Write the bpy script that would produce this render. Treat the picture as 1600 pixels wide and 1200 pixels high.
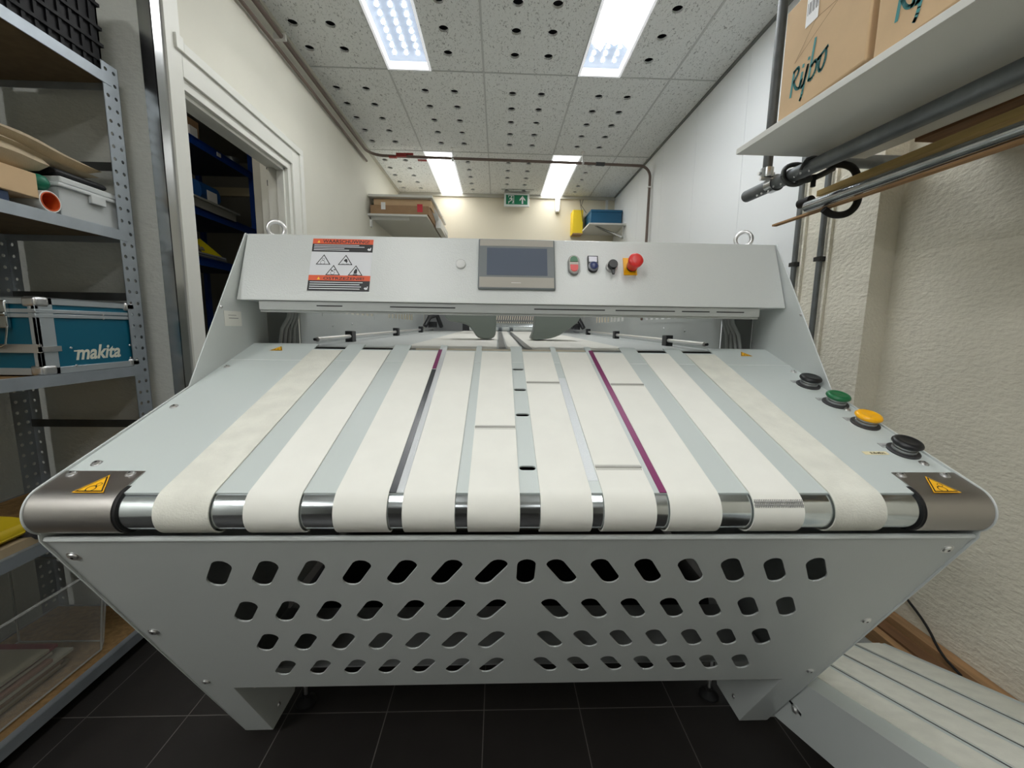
import bpy, math, random
from mathutils import Vector, Matrix
random.seed(7)
S = bpy.context.scene
C = S.collection
for o in list(bpy.data.objects): bpy.data.objects.remove(o)
PI = math.pi
# ------------------------------------------------------------------ camera
cd = bpy.data.cameras.new('camera'); co = bpy.data.objects.new('camera', cd); C.objects.link(co)
R_ = Vector((0.99935333, -0.03313386, 0.01396657)); U_ = Vector((-0.00938316, 0.13465565, 0.99084803)); F_ = Vector((0.03471129, 0.99033833, -0.13425767))
m = Matrix.Identity(4)
for i in range(3): m[i][0] = R_[i]; m[i][1] = U_[i]; m[i][2] = -F_[i]
m[0][3], m[1][3], m[2][3] = 0.0, 0.0, 1.19
co.matrix_world = m
cd.sensor_fit = 'HORIZONTAL'; cd.sensor_width = 36; cd.lens = 36 * 640.2935 / 1600; cd.clip_start = 0.02; cd.clip_end = 60
S.camera = co
# ------------------------------------------------------------------ world, exposure
w = bpy.data.worlds.new('world'); S.world = w; w.use_nodes = True
w.node_tree.nodes['Background'].inputs[0].default_value = (0.5, 0.55, 0.6, 1); w.node_tree.nodes['Background'].inputs[1].default_value = 0.05
S.view_settings.view_transform = 'Standard'; S.view_settings.look = 'None'; S.view_settings.gamma = 1.0
S.view_settings.use_curve_mapping = False; S.view_settings.exposure = 0.5
LIGHT = 5.2      # radiance of the ceiling luminaires
LED = 92.0
REAR = 8.5       # the working luminaires over and behind the viewer
# ------------------------------------------------------------------ materials
MATS = {}
def srgb(*c):
    return tuple(((v/255.0)/12.92 if v/255.0 <= 0.04045 else ((v/255.0+0.055)/1.055)**2.4) for v in c)
def mat(name, rgb=(200,200,200), rough=0.5, metal=0.0, bump=0.0, bscale=60.0, bdist=0.002, var=0.0, vscale=8.0, stretch=None,
        emit=0.0, clear=False, alpha=1.0, spec=0.5, coat=0.0, lin=None):
    if name in MATS: return MATS[name]
    M = bpy.data.materials.new(name); M.use_nodes = True; nt = M.node_tree; b = nt.nodes['Principled BSDF']
    col = lin if lin else srgb(*rgb)
    b.inputs['Base Color'].default_value = (*col, 1); b.inputs['Roughness'].default_value = rough; b.inputs['Metallic'].default_value = metal
    b.inputs['Specular IOR Level'].default_value = spec
    if coat: b.inputs['Coat Weight'].default_value = coat
    if emit: b.inputs['Emission Color'].default_value = (*col, 1); b.inputs['Emission Strength'].default_value = emit
    tc = nt.nodes.new('ShaderNodeTexCoord'); mp = nt.nodes.new('ShaderNodeMapping'); nt.links.new(tc.outputs['Object'], mp.inputs[0])
    if stretch: mp.inputs['Scale'].default_value = stretch
    if var:
        n = nt.nodes.new('ShaderNodeTexNoise'); n.inputs['Scale'].default_value = vscale; n.inputs['Detail'].default_value = 4
        nt.links.new(mp.outputs[0], n.inputs['Vector'])
        r = nt.nodes.new('ShaderNodeValToRGB'); r.color_ramp.elements[0].position = 0.35; r.color_ramp.elements[1].position = 0.65
        r.color_ramp.elements[0].color = (*[c*(1-var) for c in col], 1); r.color_ramp.elements[1].color = (*[min(1, c*(1+var*0.6)) for c in col], 1)
        nt.links.new(n.outputs['Fac'], r.inputs[0]); nt.links.new(r.outputs[0], b.inputs['Base Color'])
    if bump:
        n = nt.nodes.new('ShaderNodeTexNoise'); n.inputs['Scale'].default_value = bscale; n.inputs['Detail'].default_value = 3
        nt.links.new(mp.outputs[0], n.inputs['Vector'])
        bp = nt.nodes.new('ShaderNodeBump'); bp.inputs['Strength'].default_value = bump; bp.inputs['Distance'].default_value = bdist
        nt.links.new(n.outputs['Fac'], bp.inputs['Height']); nt.links.new(bp.outputs[0], b.inputs['Normal'])
    if clear:
        out = nt.nodes['Material Output']; t = nt.nodes.new('ShaderNodeBsdfTransparent'); mx = nt.nodes.new('ShaderNodeMixShader')
        t.inputs[0].default_value = (0.96, 0.97, 0.97, 1)
        mx.inputs[0].default_value = alpha; nt.links.new(t.outputs[0], mx.inputs[1]); nt.links.new(b.outputs[0], mx.inputs[2]); nt.links.new(mx.outputs[0], out.inputs[0])
    MATS[name] = M; return M

paint = mat('powder_coat_grey', (201,206,205), 0.36, bump=0.35, bscale=420, bdist=0.0006)
paint_in = mat('powder_coat_inner', (178,182,180), 0.5)
sheet = mat('table_sheet_grey', (196,204,202), 0.42, bump=0.2, bscale=420, bdist=0.0005)
beltm = mat('belt_cotton', (232,232,225), 0.85, bump=0.15, bscale=500, bdist=0.0004, var=0.015, vscale=20, spec=0.2)
beltw = mat('belt_nubby', (222,222,212), 0.95, bump=0.8, bscale=320, bdist=0.0012, var=0.06, vscale=25, spec=0.15)
stitch = mat('stitching_shaded', (176,176,170), 0.8)  # tone darkened to carry the shadow along the seam
steel = mat('brushed_steel', (176,172,168), 0.38, metal=1.0, var=0.05, vscale=30, stretch=(0.05,1,1))
chrome = mat('polished_steel', (206,212,215), 0.16, metal=1.0, var=0.06, vscale=40)
zinc = mat('zinc_screw', (225,225,225), 0.36, metal=1.0)
galv = mat('galvanised_tube', (118,122,124), 0.45, metal=0.75, var=0.12, vscale=18)
galvs = mat('bright_galvanised', (190,193,195), 0.25, metal=1.0, var=0.12, vscale=22)
galvd = mat('dark_tube', (84,86,86), 0.5, metal=0.6, var=0.15, vscale=20)
rackm = mat('galvanised_rack', (172,180,187), 0.42, metal=0.6, var=0.08, vscale=14)
black = mat('black_plastic', (22,23,26), 0.4)
blackr = mat('black_rubber', (14,14,15), 0.7)
dark = mat('dark_void', (16,16,17), 0.9)  # black that stands in for the shade inside hollows
red = mat('red_plastic', (214,48,44), 0.35, bump=0.0)
green = mat('green_plastic', (24,104,62), 0.35)
yellow = mat('yellow_plastic', (246,178,8), 0.35)
bluep = mat('blue_plastic', (44,56,104), 0.3)
chips = mat('chipboard', (150,118,74), 0.8, var=0.25, vscale=60)
chipd = mat('hardboard_brown', (104,88,64), 0.85, var=0.12, vscale=30)
card = mat('cardboard', (212,182,144), 0.85, var=0.04, vscale=12)
cardd = mat('cardboard_brown', (160,128,96), 0.85, var=0.06, vscale=16)
teal = mat('teal_panel', (0,92,116), 0.45)
alu = mat('aluminium_profile', (188,196,200), 0.35, metal=0.55)
whitep = mat('white_plastic', (232,232,228), 0.4)
whitem = mat('white_melamine', (214,214,208), 0.45)
ink = mat('black_ink', (20,20,24), 0.5)
orange = mat('orange_band', (222,88,46), 0.5)
stick_w = mat('sticker_white', (214,216,220), 0.45)
txt_w = mat('white_print', (235,235,235), 0.5)
signgreen = mat('sign_green', (10,122,84), 0.4)
purple = mat('purple_strip', (128,40,96), 0.4, metal=0.2)
blk_strip = mat('black_strip', (40,44,48), 0.3)

# ------------------------------------------------------------------ mesh builder
class MB:
    def __init__(s): s.v = []; s.f = []; s.mi = []; s.M = Matrix.Identity(4); s.k = 0
    def add(s, vs, fs):
        n = len(s.v); s.v += [s.M @ Vector(p) for p in vs]; s.f += [[n+i for i in f] for f in fs]; s.mi += [s.k]*len(fs); return s
    def box(s, a, b):
        x0,y0,z0 = a; x1,y1,z1 = b
        return s.add([(x0,y0,z0),(x1,y0,z0),(x1,y1,z0),(x0,y1,z0),(x0,y0,z1),(x1,y0,z1),(x1,y1,z1),(x0,y1,z1)],
                     [(3,2,1,0),(4,5,6,7),(0,1,5,4),(1,2,6,5),(2,3,7,6),(3,0,4,7)])
    def prism(s, poly, a, b, axis='x'):
        # poly of 2D points extruded along axis from a to b ; x:(y,z)  y:(x,z)  z:(x,y)
        mk = {'x': lambda p,t:(t,p[0],p[1]), 'y': lambda p,t:(p[0],t,p[1]), 'z': lambda p,t:(p[0],p[1],t)}[axis]
        n = len(poly); vs = [mk(p,a) for p in poly]+[mk(p,b) for p in poly]
        ar = sum(poly[i][0]*poly[(i+1)%n][1]-poly[(i+1)%n][0]*poly[i][1] for i in range(n))
        fl = (ar > 0) ^ (axis == 'y') ^ (b < a)
        fs = [tuple(range(n)), tuple(range(2*n-1, n-1, -1))] + [(i, n+i, n+(i+1)%n, (i+1)%n) for i in range(n)]
        if fl: fs = [tuple(reversed(f)) for f in fs]
        return s.add(vs, fs)
    def lathe(s, prof, c=(0,0,0), ax=(0,0,1), seg=28, cap=True):
        z = Vector(ax).normalized(); x = z.orthogonal().normalized(); y = z.cross(x); c = Vector(c); vs = []; fs = []
        for (r,h) in prof:
            for i in range(seg):
                a = 2*PI*i/seg; vs.append(c + z*h + (x*math.cos(a)+y*math.sin(a))*r)
        for j in range(len(prof)-1):
            for i in range(seg):
                k = (i+1)%seg; fs.append((j*seg+i, j*seg+k, (j+1)*seg+k, (j+1)*seg+i))
        if cap: fs.append(tuple(range(seg-1,-1,-1))); q = (len(prof)-1)*seg; fs.append(tuple(q+i for i in range(seg)))
        return s.add(vs, fs)
    def cyl(s, a, b, r, seg=24, r2=None):
        a = Vector(a); b = Vector(b); return s.lathe([(r,0),(r if r2 is None else r2,(b-a).length)], a, b-a, seg)
    def tube(s, pts, r, seg=12, close=False):
        P = [Vector(p) for p in pts]; n = len(P); vs = []; fs = []; prev = None
        for i in range(n):
            if close: t = (P[(i+1)%n]-P[i-1])
            else: t = (P[min(i+1,n-1)]-P[max(i-1,0)])
            t.normalize()
            if prev is None: x = t.orthogonal().normalized()
            else: x = (prev - t*prev.dot(t)).normalized()
            prev = x; y = t.cross(x)
            for j in range(seg):
                a = 2*PI*j/seg; vs.append(P[i]+(x*math.cos(a)+y*math.sin(a))*r)
        for i in range(n if close else n-1):
            k = (i+1)%n
            for j in range(seg):
                l = (j+1)%seg; fs.append((i*seg+j, i*seg+l, k*seg+l, k*seg+j))
        if not close: fs.append(tuple(range(seg-1,-1,-1))); fs.append(tuple((n-1)*seg+j for j in range(seg)))
        return s.add(vs, fs)
    def stube(s, pts, r, seg=12, n=2):
        P=[Vector(p) for p in pts]
        for _ in range(n):
            Q=[P[0]]
            for i in range(len(P)-1): Q += [P[i]*.75+P[i+1]*.25, P[i]*.25+P[i+1]*.75]
            P=Q+[P[-1]]
        return s.tube(P, r, seg)
    def ribbon(s, path, a, b, th):
        # path of (y,z) points; band between x=a..b, thickness th to the right-hand side of the path
        n = len(path); out = []
        for i in range(n):
            p0 = Vector(path[max(i-1,0)]); p1 = Vector(path[min(i+1,n-1)]); t = (p1-p0).normalized(); nn = Vector((t[1],-t[0]))
            out.append((path[i][0]+nn[0]*th, path[i][1]+nn[1]*th))
        vs = []
        for (p,q) in zip(path,out): vs += [(a,p[0],p[1]),(b,p[0],p[1]),(b,q[0],q[1]),(a,q[0],q[1])]
        fs = []
        for i in range(n-1):
            k = 4*i
            for e in range(4): f = (e+1)%4; fs.append((k+e,k+f,k+4+f,k+4+e))
        fs += [(3,2,1,0), tuple(4*(n-1)+e for e in range(4))]
        return s.add(vs, fs)
    def cell(s, rect, hole, N=28, depth=0.0, lip=True):
        # plate cell in local xy (z=0 front) with a convex hole (list of points), hole wall going to z=-depth
        x0,y0,x1,y1 = rect; cx = sum(p[0] for p in hole)/len(hole); cy = sum(p[1] for p in hole)/len(hole)
        angs = [2*PI*i/N for i in range(N)] + [math.atan2(y-cy, x-cx)%(2*PI) for x in (x0,x1) for y in (y0,y1)]
        angs = sorted(angs); vs = []; n = len(angs)
        for a in angs:
            dx,dy = math.cos(a),math.sin(a)
            t = min([((x1 if dx>0 else x0)-cx)/dx if abs(dx)>1e-9 else 1e9, ((y1 if dy>0 else y0)-cy)/dy if abs(dy)>1e-9 else 1e9])
            rr = 1e9; H = len(hole)
            for i in range(H):
                p=hole[i]; q=hole[(i+1)%H]; ex,ey=q[0]-p[0],q[1]-p[1]; den=dx*ey-dy*ex
                if abs(den)<1e-12: continue
                u=((p[0]-cx)*ey-(p[1]-cy)*ex)/den; v=((p[0]-cx)*dy-(p[1]-cy)*dx)/den
                if u>0 and -1e-6<=v<=1+1e-6: rr=min(rr,u)
            vs += [(cx+dx*t, cy+dy*t, 0), (cx+dx*rr, cy+dy*rr, 0), (cx+dx*rr, cy+dy*rr, -depth), (cx+dx*t, cy+dy*t, -depth)]
        fs = []
        for i in range(n):
            k=(i+1)%n; fs.append((4*i,4*k,4*k+1,4*i+1))
            if depth: fs.append((4*i+1,4*k+1,4*k+2,4*i+2)); fs.append((4*i+2,4*k+2,4*k+3,4*i+3))
        return s.add(vs, fs)
    def quad(s, *p): return s.add(p, [tuple(range(len(p)))])
    def build(s, name, material, parent=None, smooth=True, bevel=0.0, seg=2, angle=35):
        off = Vector((0,0,0)); q = parent
        while q is not None: off += q.location; q = q.parent
        me = bpy.data.meshes.new(name); me.from_pydata([tuple(p-off) for p in s.v], [], s.f)
        ml = material if isinstance(material,(list,tuple)) else [material]
        for mm in ml: me.materials.append(mm)
        for p,k in zip(me.polygons, s.mi): p.material_index = k; p.use_smooth = smooth
        if smooth: me.set_sharp_from_angle(angle=math.radians(angle))
        o = bpy.data.objects.new(name, me); C.objects.link(o)
        if parent is not None: o.parent = parent
        if bevel:
            b = o.modifiers.new('bevel','BEVEL'); b.width = bevel; b.segments = seg; b.limit_method = 'ANGLE'; b.angle_limit = math.radians(40)
        return o
def frame(o, u, v, n=None):
    u = Vector(u).normalized(); v = Vector(v).normalized(); n = Vector(n).normalized() if n is not None else u.cross(v)
    M = Matrix.Identity(4)
    for i in range(3): M[i][0]=u[i]; M[i][1]=v[i]; M[i][2]=n[i]; M[i][3]=o[i]
    return M
def tag(o, label, cat, group=None, kind=None):
    o['label'] = label; o['category'] = cat
    if group: o['group'] = group
    if kind: o['kind'] = kind
    return o
def thing(name, label, cat, loc=(0,0,0), group=None):
    o = bpy.data.objects.new(name, None); C.objects.link(o); o.location = loc; o.empty_display_size = 0.05
    return tag(o, label, cat, group)
def struct(name, mb, material, **k):
    o = mb.build(name, material, **k); o['kind'] = 'structure'; return o
def disc(cx, cy, r, n=24, a0=0): return [(cx+r*math.cos(a0+2*PI*i/n), cy+r*math.sin(a0+2*PI*i/n)) for i in range(n)]
def flat(mb, poly, z):
    mb.add([(p[0],p[1],z) for p in poly], [tuple(range(len(poly)))]); return mb
def rects(mb, L, z):
    for (x0,y0,x1,y1) in L: flat(mb, [(x0,y0),(x1,y0),(x1,y1),(x0,y1)], z)
    return mb
def text(mb, s, size, origin, z=0.0, shear=0.0, bold=0.0, width=None, align='LEFT', height=None):
    cu = bpy.data.curves.new('t','FONT'); cu.body = s; cu.size = 1.0; cu.shear = shear; cu.offset = bold; cu.resolution_u = 3
    ob = bpy.data.objects.new('t', cu); C.objects.link(ob); me = ob.to_mesh()
    vs = [v.co.copy() for v in me.vertices]; fs = [tuple(p.vertices) for p in me.polygons]; ob.to_mesh_clear()
    bpy.data.objects.remove(ob); bpy.data.curves.remove(cu)
    if not vs: return mb
    x0 = min(v.x for v in vs); x1 = max(v.x for v in vs); y1 = max(v.y for v in vs); y0 = min(0, min(v.y for v in vs))
    sx = width/(x1-x0) if width else size; sy = height/(y1) if height else (size if not width else sx)
    if size and width and not height: sy = size
    ox = origin[0] - (0 if align=='LEFT' else (x1-x0)*sx/2)
    mb.add([(ox+(v.x-x0)*sx, origin[1]+v.y*sy, z) for v in vs], fs); return mb

# ================================================================== SETTING
H = 2.795
XL, XR, YF = -1.212, 1.414, 5.243
def floor_mat():
    M = mat('floor_tile', (37,34,32), 0.5, var=0.10, vscale=9, bump=0.15, bscale=90, bdist=0.001); nt = M.node_tree; b = nt.nodes['Principled BSDF']
    old = b.inputs['Base Color'].links[0].from_socket
    g = nt.nodes.new('ShaderNodeNewGeometry'); sp = nt.nodes.new('ShaderNodeSeparateXYZ'); nt.links.new(g.outputs['Position'], sp.inputs[0])
    ms = []
    for ax,per,off in (('X',0.302,0.035),('Y',0.604,-1.139)):
        a = nt.nodes.new('ShaderNodeMath'); a.operation='ADD'; a.inputs[1].default_value = off+per*20; nt.links.new(sp.outputs[ax], a.inputs[0])
        d = nt.nodes.new('ShaderNodeMath'); d.operation='MODULO'; d.inputs[1].default_value = per; nt.links.new(a.outputs[0], d.inputs[0])
        c = nt.nodes.new('ShaderNodeMath'); c.operation='LESS_THAN'; c.inputs[1].default_value = 0.0028; nt.links.new(d.outputs[0], c.inputs[0]); ms.append(c)
    mx = nt.nodes.new('ShaderNodeMath'); mx.operation='MAXIMUM'; nt.links.new(ms[0].outputs[0], mx.inputs[0]); nt.links.new(ms[1].outputs[0], mx.inputs[1])
    r = nt.nodes.new('ShaderNodeMix'); r.data_type='RGBA'; nt.links.new(mx.outputs[0], r.inputs[0]); nt.links.new(old, r.inputs[6]); r.inputs[7].default_value = (*srgb(98,94,90),1)
    nt.links.new(r.outputs[2], b.inputs['Base Color']); return M
struct('floor', MB().box((-3.4,-4.6,-0.1),(1.7,YF+0.1,0)), floor_mat())
cream = mat('cream_wall', (218,216,203), 0.8, bump=0.25, bscale=18, bdist=0.004, var=0.02, vscale=3)
plaster = mat('rough_plaster', (234,229,213), 0.9, bump=1.0, bscale=85, bdist=0.006, var=0.04, vscale=6, stretch=(1,0.55,1))
plasterg = mat('grey_plaster', (216,218,212), 0.9, bump=0.7, bscale=75, bdist=0.004, var=0.03, vscale=5, stretch=(0.6,1,1))
panelw = mat('white_wall_panel', (238,241,242), 0.5)
struct('wall_left', MB().box((XL-0.11,2.566,0),(XL,YF,H+.03)).box((XL-0.11,1.736,2.119),(XL,2.566,H+.03)), cream)
struct('wall_front', MB().box((-3.4,YF,0),(XR+.2,YF+0.1,H+.03)), mat('cream_far_wall', (228,220,198), 0.8, bump=0.2, bscale=30, bdist=0.002))
b = MB(); ys = [1.985,2.5,3.12,3.74,4.36,4.98,YF]
for a,c in zip(ys[:-1],ys[1:]): b.box((XR,a+.0015,0),(XR+0.1,c-.0015,H+.03))
b.box((XR+.004,1.985,0),(XR+.1,YF,H+.03))
struct('wall_right', b, panelw)
struct('wall_right', MB().box((XR+.006,1.565,0),(XR+.2,1.985,H+.03)).box((1.51,-4.5,0),(XR+.2,1.57,H+.03)), plaster)
struct('wall_niche', MB().box((-3.3,1.62,0),(XL,1.72,H+.03)), plasterg)
struct('wall_side', MB().box((-2.5,-4.5,0),(-2.4,.1,H+.03)).box((-2.4,0,0),(-1.82,.1,H+.03)).box((-1.92,.1,0),(-1.82,1.62,H+.03)), plasterg)  # piece behind the rack added to shade the lower shelves
struct('wall_back', MB().box((-2.5,-4.6,0),(XR+.2,-4.5,H+.03)), mat('back_wall_grey',(84,82,78),.9))
# storeroom behind the doorway
stw = mat('storeroom_wall', (150,148,140), 0.9)
struct('wall_storeroom', MB().box((-3.4,4.3,0),(XL-.11,4.4,H)).box((-3.4,1.72,0),(-3.3,4.4,H)).box((-3.4,1.72,2.74),(XL-.11,4.4,2.79)), stw)

# ---- ceiling: perforated tiles
def speckle():
    M = mat('ceiling_tile', (206,209,207), 0.9); nt = M.node_tree; b = nt.nodes['Principled BSDF']
    g = nt.nodes.new('ShaderNodeNewGeometry'); mp = nt.nodes.new('ShaderNodeMapping'); mp.inputs['Scale'].default_value = (1,0.45,1); nt.links.new(g.outputs['Position'], mp.inputs[0])
    n = nt.nodes.new('ShaderNodeTexNoise'); n.inputs['Scale'].default_value = 120; n.inputs['Detail'].default_value = 2; n.inputs['Distortion'].default_value = 1.2; nt.links.new(mp.outputs[0], n.inputs['Vector'])
    r = nt.nodes.new('ShaderNodeValToRGB'); r.color_ramp.elements[0].position = 0.32; r.color_ramp.elements[1].position = 0.42
    r.color_ramp.elements[0].color = (*srgb(160,162,160),1); r.color_ramp.elements[1].color = (*srgb(232,234,232),1)
    nt.links.new(n.outputs['Fac'], r.inputs[0]); nt.links.new(r.outputs[0], b.inputs['Base Color'])
    bp = nt.nodes.new('ShaderNodeBump'); bp.inputs['Strength'].default_value = .6; bp.inputs['Distance'].default_value = .002
    nt.links.new(n.outputs['Fac'], bp.inputs['Height']); nt.links.new(bp.outputs[0], b.inputs['Normal']); return M
cm = speckle()
b = MB(); b.M = frame((0,0,H),(1,0,0),(0,1,0),(0,0,-1))
TH = 0.012
def plain(x0,y0,x1,y1):
    if x1-x0 > 1e-4 and y1-y0 > 1e-4: b.box((x0,y0,-TH),(x1,y1,0))
def holetile(x0,y0,cols,xa,xb):
    # xa..xb extent, cols = centre offsets
    plain(xa,y0,xb,y0+.13); plain(xa,y0+1.13,xb,y0+1.2)
    lo = x0+cols[0]-.1; hi = x0+cols[-1]+.1
    plain(xa,y0+.13,lo,y0+1.13); plain(hi,y0+.13,xb,y0+1.13)
    for cx in cols:
        for j in range(5):
            yy = y0+.13+.2*j; b.cell((x0+cx-.1,yy,x0+cx+.1,yy+.2), disc(x0+cx, yy+.1, .027, 20), N=20, depth=TH)
rows = [(-4.357,0),(-3.157,1),(-1.957,0),(-.757,1),(.443,0),(1.643,1),(2.843,0),(4.043,1)]
for y0,lit in rows:
    if y0+1.2 <= 1.7: plain(-2.4,y0,-1.907,y0+1.2); (holetile(-1.907,y0,(.395,),-1.637,-1.307) if y0==-1.957 else holetile(-1.907,y0,(.19,.39),-1.907,-1.307)); holetile(-1.307,y0,(.19,.39),-1.307,-.707)
    else: holetile(-1.307,y0,(.19,.39),XL,-.707)
    for x0 in (-.707,.493):
        if lit: holetile(x0,y0,(.395,),x0+.27,x0+.6)
        else: holetile(x0,y0,(.19,.39),x0,x0+.6)
    holetile(-.107,y0,(.19,.39),-.107,.493)
    plain(1.093,y0,XR+.1,y0+1.2)
struct('ceiling', b, cm, smooth=False)
struct('ceiling_slab', MB().box((-3.4,-4.7,H+.45),(1.7,YF+.1,H+.5)).box((-3.4,-4.7,H+.03),(-3.35,YF+.1,H+.5)).box((1.62,-4.7,H+.03),(1.7,YF+.1,H+.5)).box((-3.4,YF+.05,H+.03),(1.7,YF+.1,H+.5)).box((-3.4,-4.75,H+.03),(1.7,-4.7,H+.5)), dark)
# ceiling grid + wall angle
b = MB(); gm = mat('ceiling_grid', (196,198,196), 0.6)
for x in (-.707,-.107,.493,1.093): b.box((x-.006,-4.5,H-.0025),(x+.006,YF,H-.0003))
for y0,_ in rows[1:]:
    b.box((XL if y0>1.6 else -2.4,y0-.005,H-.003),(XR+.1,y0+.005,H-.0005))
struct('trim_1', b, gm)
b = MB(); b.box((XL,1.62,H-.02),(XL+.02,YF,H)).box((XL,YF-.03,H-.035),(XR,YF,H-.001))
struct('trim_2', b, mat('edge_angle', (190,188,176), 0.6))
struct('trim_5', MB().box((XR-.016,1.985,H-.012),(XR,YF,H)), mat('edge_dark',(120,122,120),.6))

# ---- ceiling lights
film = mat('torn_film', (235,238,240), 0.5, emit=14.0)
def lens_mat():
    M = mat('lens_soft', (60,66,74), 0.3, emit=6.0, bump=0.0); return M
em = bpy.data.materials.new('lamp_white'); em.use_nodes = True; nt = em.node_tree; nt.nodes.clear()
e = nt.nodes.new('ShaderNodeEmission'); oo = nt.nodes.new('ShaderNodeOutputMaterial'); e.inputs[0].default_value = (1.0,1.0,0.985,1); e.inputs[1].default_value = LIGHT; nt.links.new(e.outputs[0], oo.inputs[0])
eb = em.copy(); eb.name = 'lamp_white_strong'; eb.node_tree.nodes['Emission'].inputs[1].default_value = REAR
ey = em.copy(); ey.name = 'lamp_white_bay_fill'; ey.node_tree.nodes['Emission'].inputs[1].default_value = REAR*4.2  # for the added lamp that brightens right wall and box faces
le = em.copy(); le.name = 'led_white'; le.node_tree.nodes['Emission'].inputs[1].default_value = LED
def lamp(x0, y0, kind, label):
    t = thing('ceiling_light', label, 'ceiling light', (x0+.135,y0+.6,H), 'ceiling panel lights'); x1 = x0+.27; y1 = y0+1.2
    b = MB()
    for (p,q) in (((x0,y0),(x0+.014,y1)),((x1-.014,y0),(x1,y1)),((x0+.014,y0),(x1-.014,y0+.014)),((x0+.014,y1-.014),(x1-.014,y1))): b.box((*p,H-.004),(*q,H+.055))
    b.box((x0,y0,H+.05),(x1,y1,H+.055)); b.build('frame', mat('lamp_frame',(240,242,245),.4,emit=.35), t)  # rim given a slight glow of its own by emission
    if kind in ('plain','bright','bay'):
        MB().box((x0+.014,y0+.014,H+.001),(x1-.014,y1-.014,H+.004)).build('diffuser', em if kind=='plain' else eb if kind=='bright' else ey, t)
    else:
        b = MB(); b.box((x0+.014,y0+.014,H+.040),(x1-.014,y1-.014,H+.044)); b.build('reflector', lens_mat(), t)
        first = None
        for cx in (x0+.065,x0+.135,x0+.205):
            for k in range(18):
                if first is None: first = MB().lathe([(.0095,0),(.0095,.004)], (cx,y0+.05,H+.034), (0,0,1), 8).build('led', le, t)
                else:
                    o = first.copy(); C.objects.link(o); o.parent = t; o.location = (cx-x0-.065, .062*k, 0)
        if kind == 'film':
            b = MB(); ye = y1-.30
            b.add([(x0+.015,y0+.014,H+.006),(x1-.015,y0+.014,H+.006),(x1-.02,ye+.05,H+.004),(x0+.18,ye-.03,H-.004),(x0+.15,ye+.0,H-.006),(x0+.10,ye-.02,H+.002),(x0+.085,ye+.06,H-.002),(x0+.03,ye+.01,H+.004),(x0+.02,ye,H+.006)],
                  [tuple(range(9))])
            b.build('torn_film', film, t, smooth=False)
    return t
lamp(-.707,1.643,'led','ceiling light panel showing three rows of bright leds, left of the near pair')
lamp(.493,1.643,'film','ceiling light panel with a torn white film inside, right of the near pair')
lamp(-.707,4.043,'plain','plain white ceiling light panel near far wall, left of the far pair')
lamp(.493,4.043,'plain','plain white ceiling light panel near far wall, right of the far pair')
lamp(-.707,-.757,'bright','plain white ceiling light panel above and behind the viewer, left one')
lamp(.493,-.757,'bright','plain white ceiling light panel above and behind the viewer, right one')
lamp(-.707,-3.157,'plain','plain white ceiling light panel far behind the viewer, left one')
lamp(.493,-3.157,'plain','plain white ceiling light panel far behind the viewer, right one')
lamp(-1.907,-1.957,'bay','added white fill light panel, unseen over the left bay behind the viewer')  # unseen lamp added to fill in light on the right side
tag(MB().box((.02,5.02,H-.004),(.40,5.03,H-.0005)).box((.06,5.09,H-.004),(.36,5.10,H-.0005)).build('ceiling_vent', mat('vent_grey',(150,152,150),.6)), 'thin double slot vent in ceiling in front of the exit sign', 'vent')

# ---- corner guard + doorway
struct('trim_3', MB().box((XL-.042,1.614,0),(XL+.003,1.62,2.6)).box((XL,1.614,0),(XL+.004,1.662,2.6)), mat('corner_guard', (190,192,192), 0.22, metal=1.0))
doorw = mat('door_frame_white', (226,226,218), 0.45)
b = MB()
b.box((XL-.21,1.662,0),(XL+.012,1.735,H-.005))                    # near post, full height
b.box((XL+.0005,2.565,0),(XL+.012,2.645,2.2)).box((XL+.0005,2.645,0),(XL+.022,2.685,2.2)).box((XL+.0005,1.736,2.2),(XL+.022,2.685,2.235)).box((XL+.0005,1.736,2.118),(XL+.012,2.565,2.2))
b.box((XL+.0005,1.70,2.2),(XL+.022,1.736,2.25))
b.box((XL-.118,2.53,0),(XL,2.565,2.08)).box((XL-.118,1.735,2.08),(XL,2.565,2.118))  # jambs
b.box((XL-.165,2.545,0),(XL-.120,2.565,2.3)).box((XL-.06,2.515,0),(XL-.02,2.53,2.08)).box((XL-.06,1.735,2.065),(XL-.02,2.53,2.08))
d1 = struct('door_1', b, doorw, bevel=.0015)
struct('door_1', MB().box((XL-.212,2.556,0),(XL-.166,2.60,2.4)), mat('door_edge_grey',(186,184,174),.5))
for z in (1.985,2.075): MB().cyl((XL-.119,2.540,z),(XL-.119,2.540,z+.03),.007).build('hinge', black, d1)

# ================================================================== FOLDING MACHINE
X0, X1 = -.716, .819
XC = (X0+X1)/2
mach = thing('folding_machine', 'large light grey belt folding machine with touchscreen beam and slotted front', 'folding machine', (XC,1.2,0))
def tz(y): return .9295+.35*(y-.64)
TA = math.atan(.35); nC = (.650,.8945)
def arc(r, a0, a1, n=18, c=nC): return [(c[0]+r*math.cos(a0+(a1-a0)*i/n), c[1]+r*math.sin(a0+(a1-a0)*i/n)) for i in range(n+1)]
TOPA = PI/2+TA
# side panels
prof = arc(.0412, TOPA, PI*1.5-.55, 16)[::1]
side = [(.967,tz(.967)+.003)] + prof + [(.6285,.848),(1.063,.03),(1.19,.03),(1.34,.25),(3.6,.25),(3.6,1.09),(1.31,1.09),(1.31,1.445),(1.229,1.447)]
for a,b_ in ((X0-.003,X0),(X1,X1+.003)):
    MB().prism(side, a, b_, 'x').build('side_panel', paint, mach, bevel=.0008, seg=1)
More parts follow.
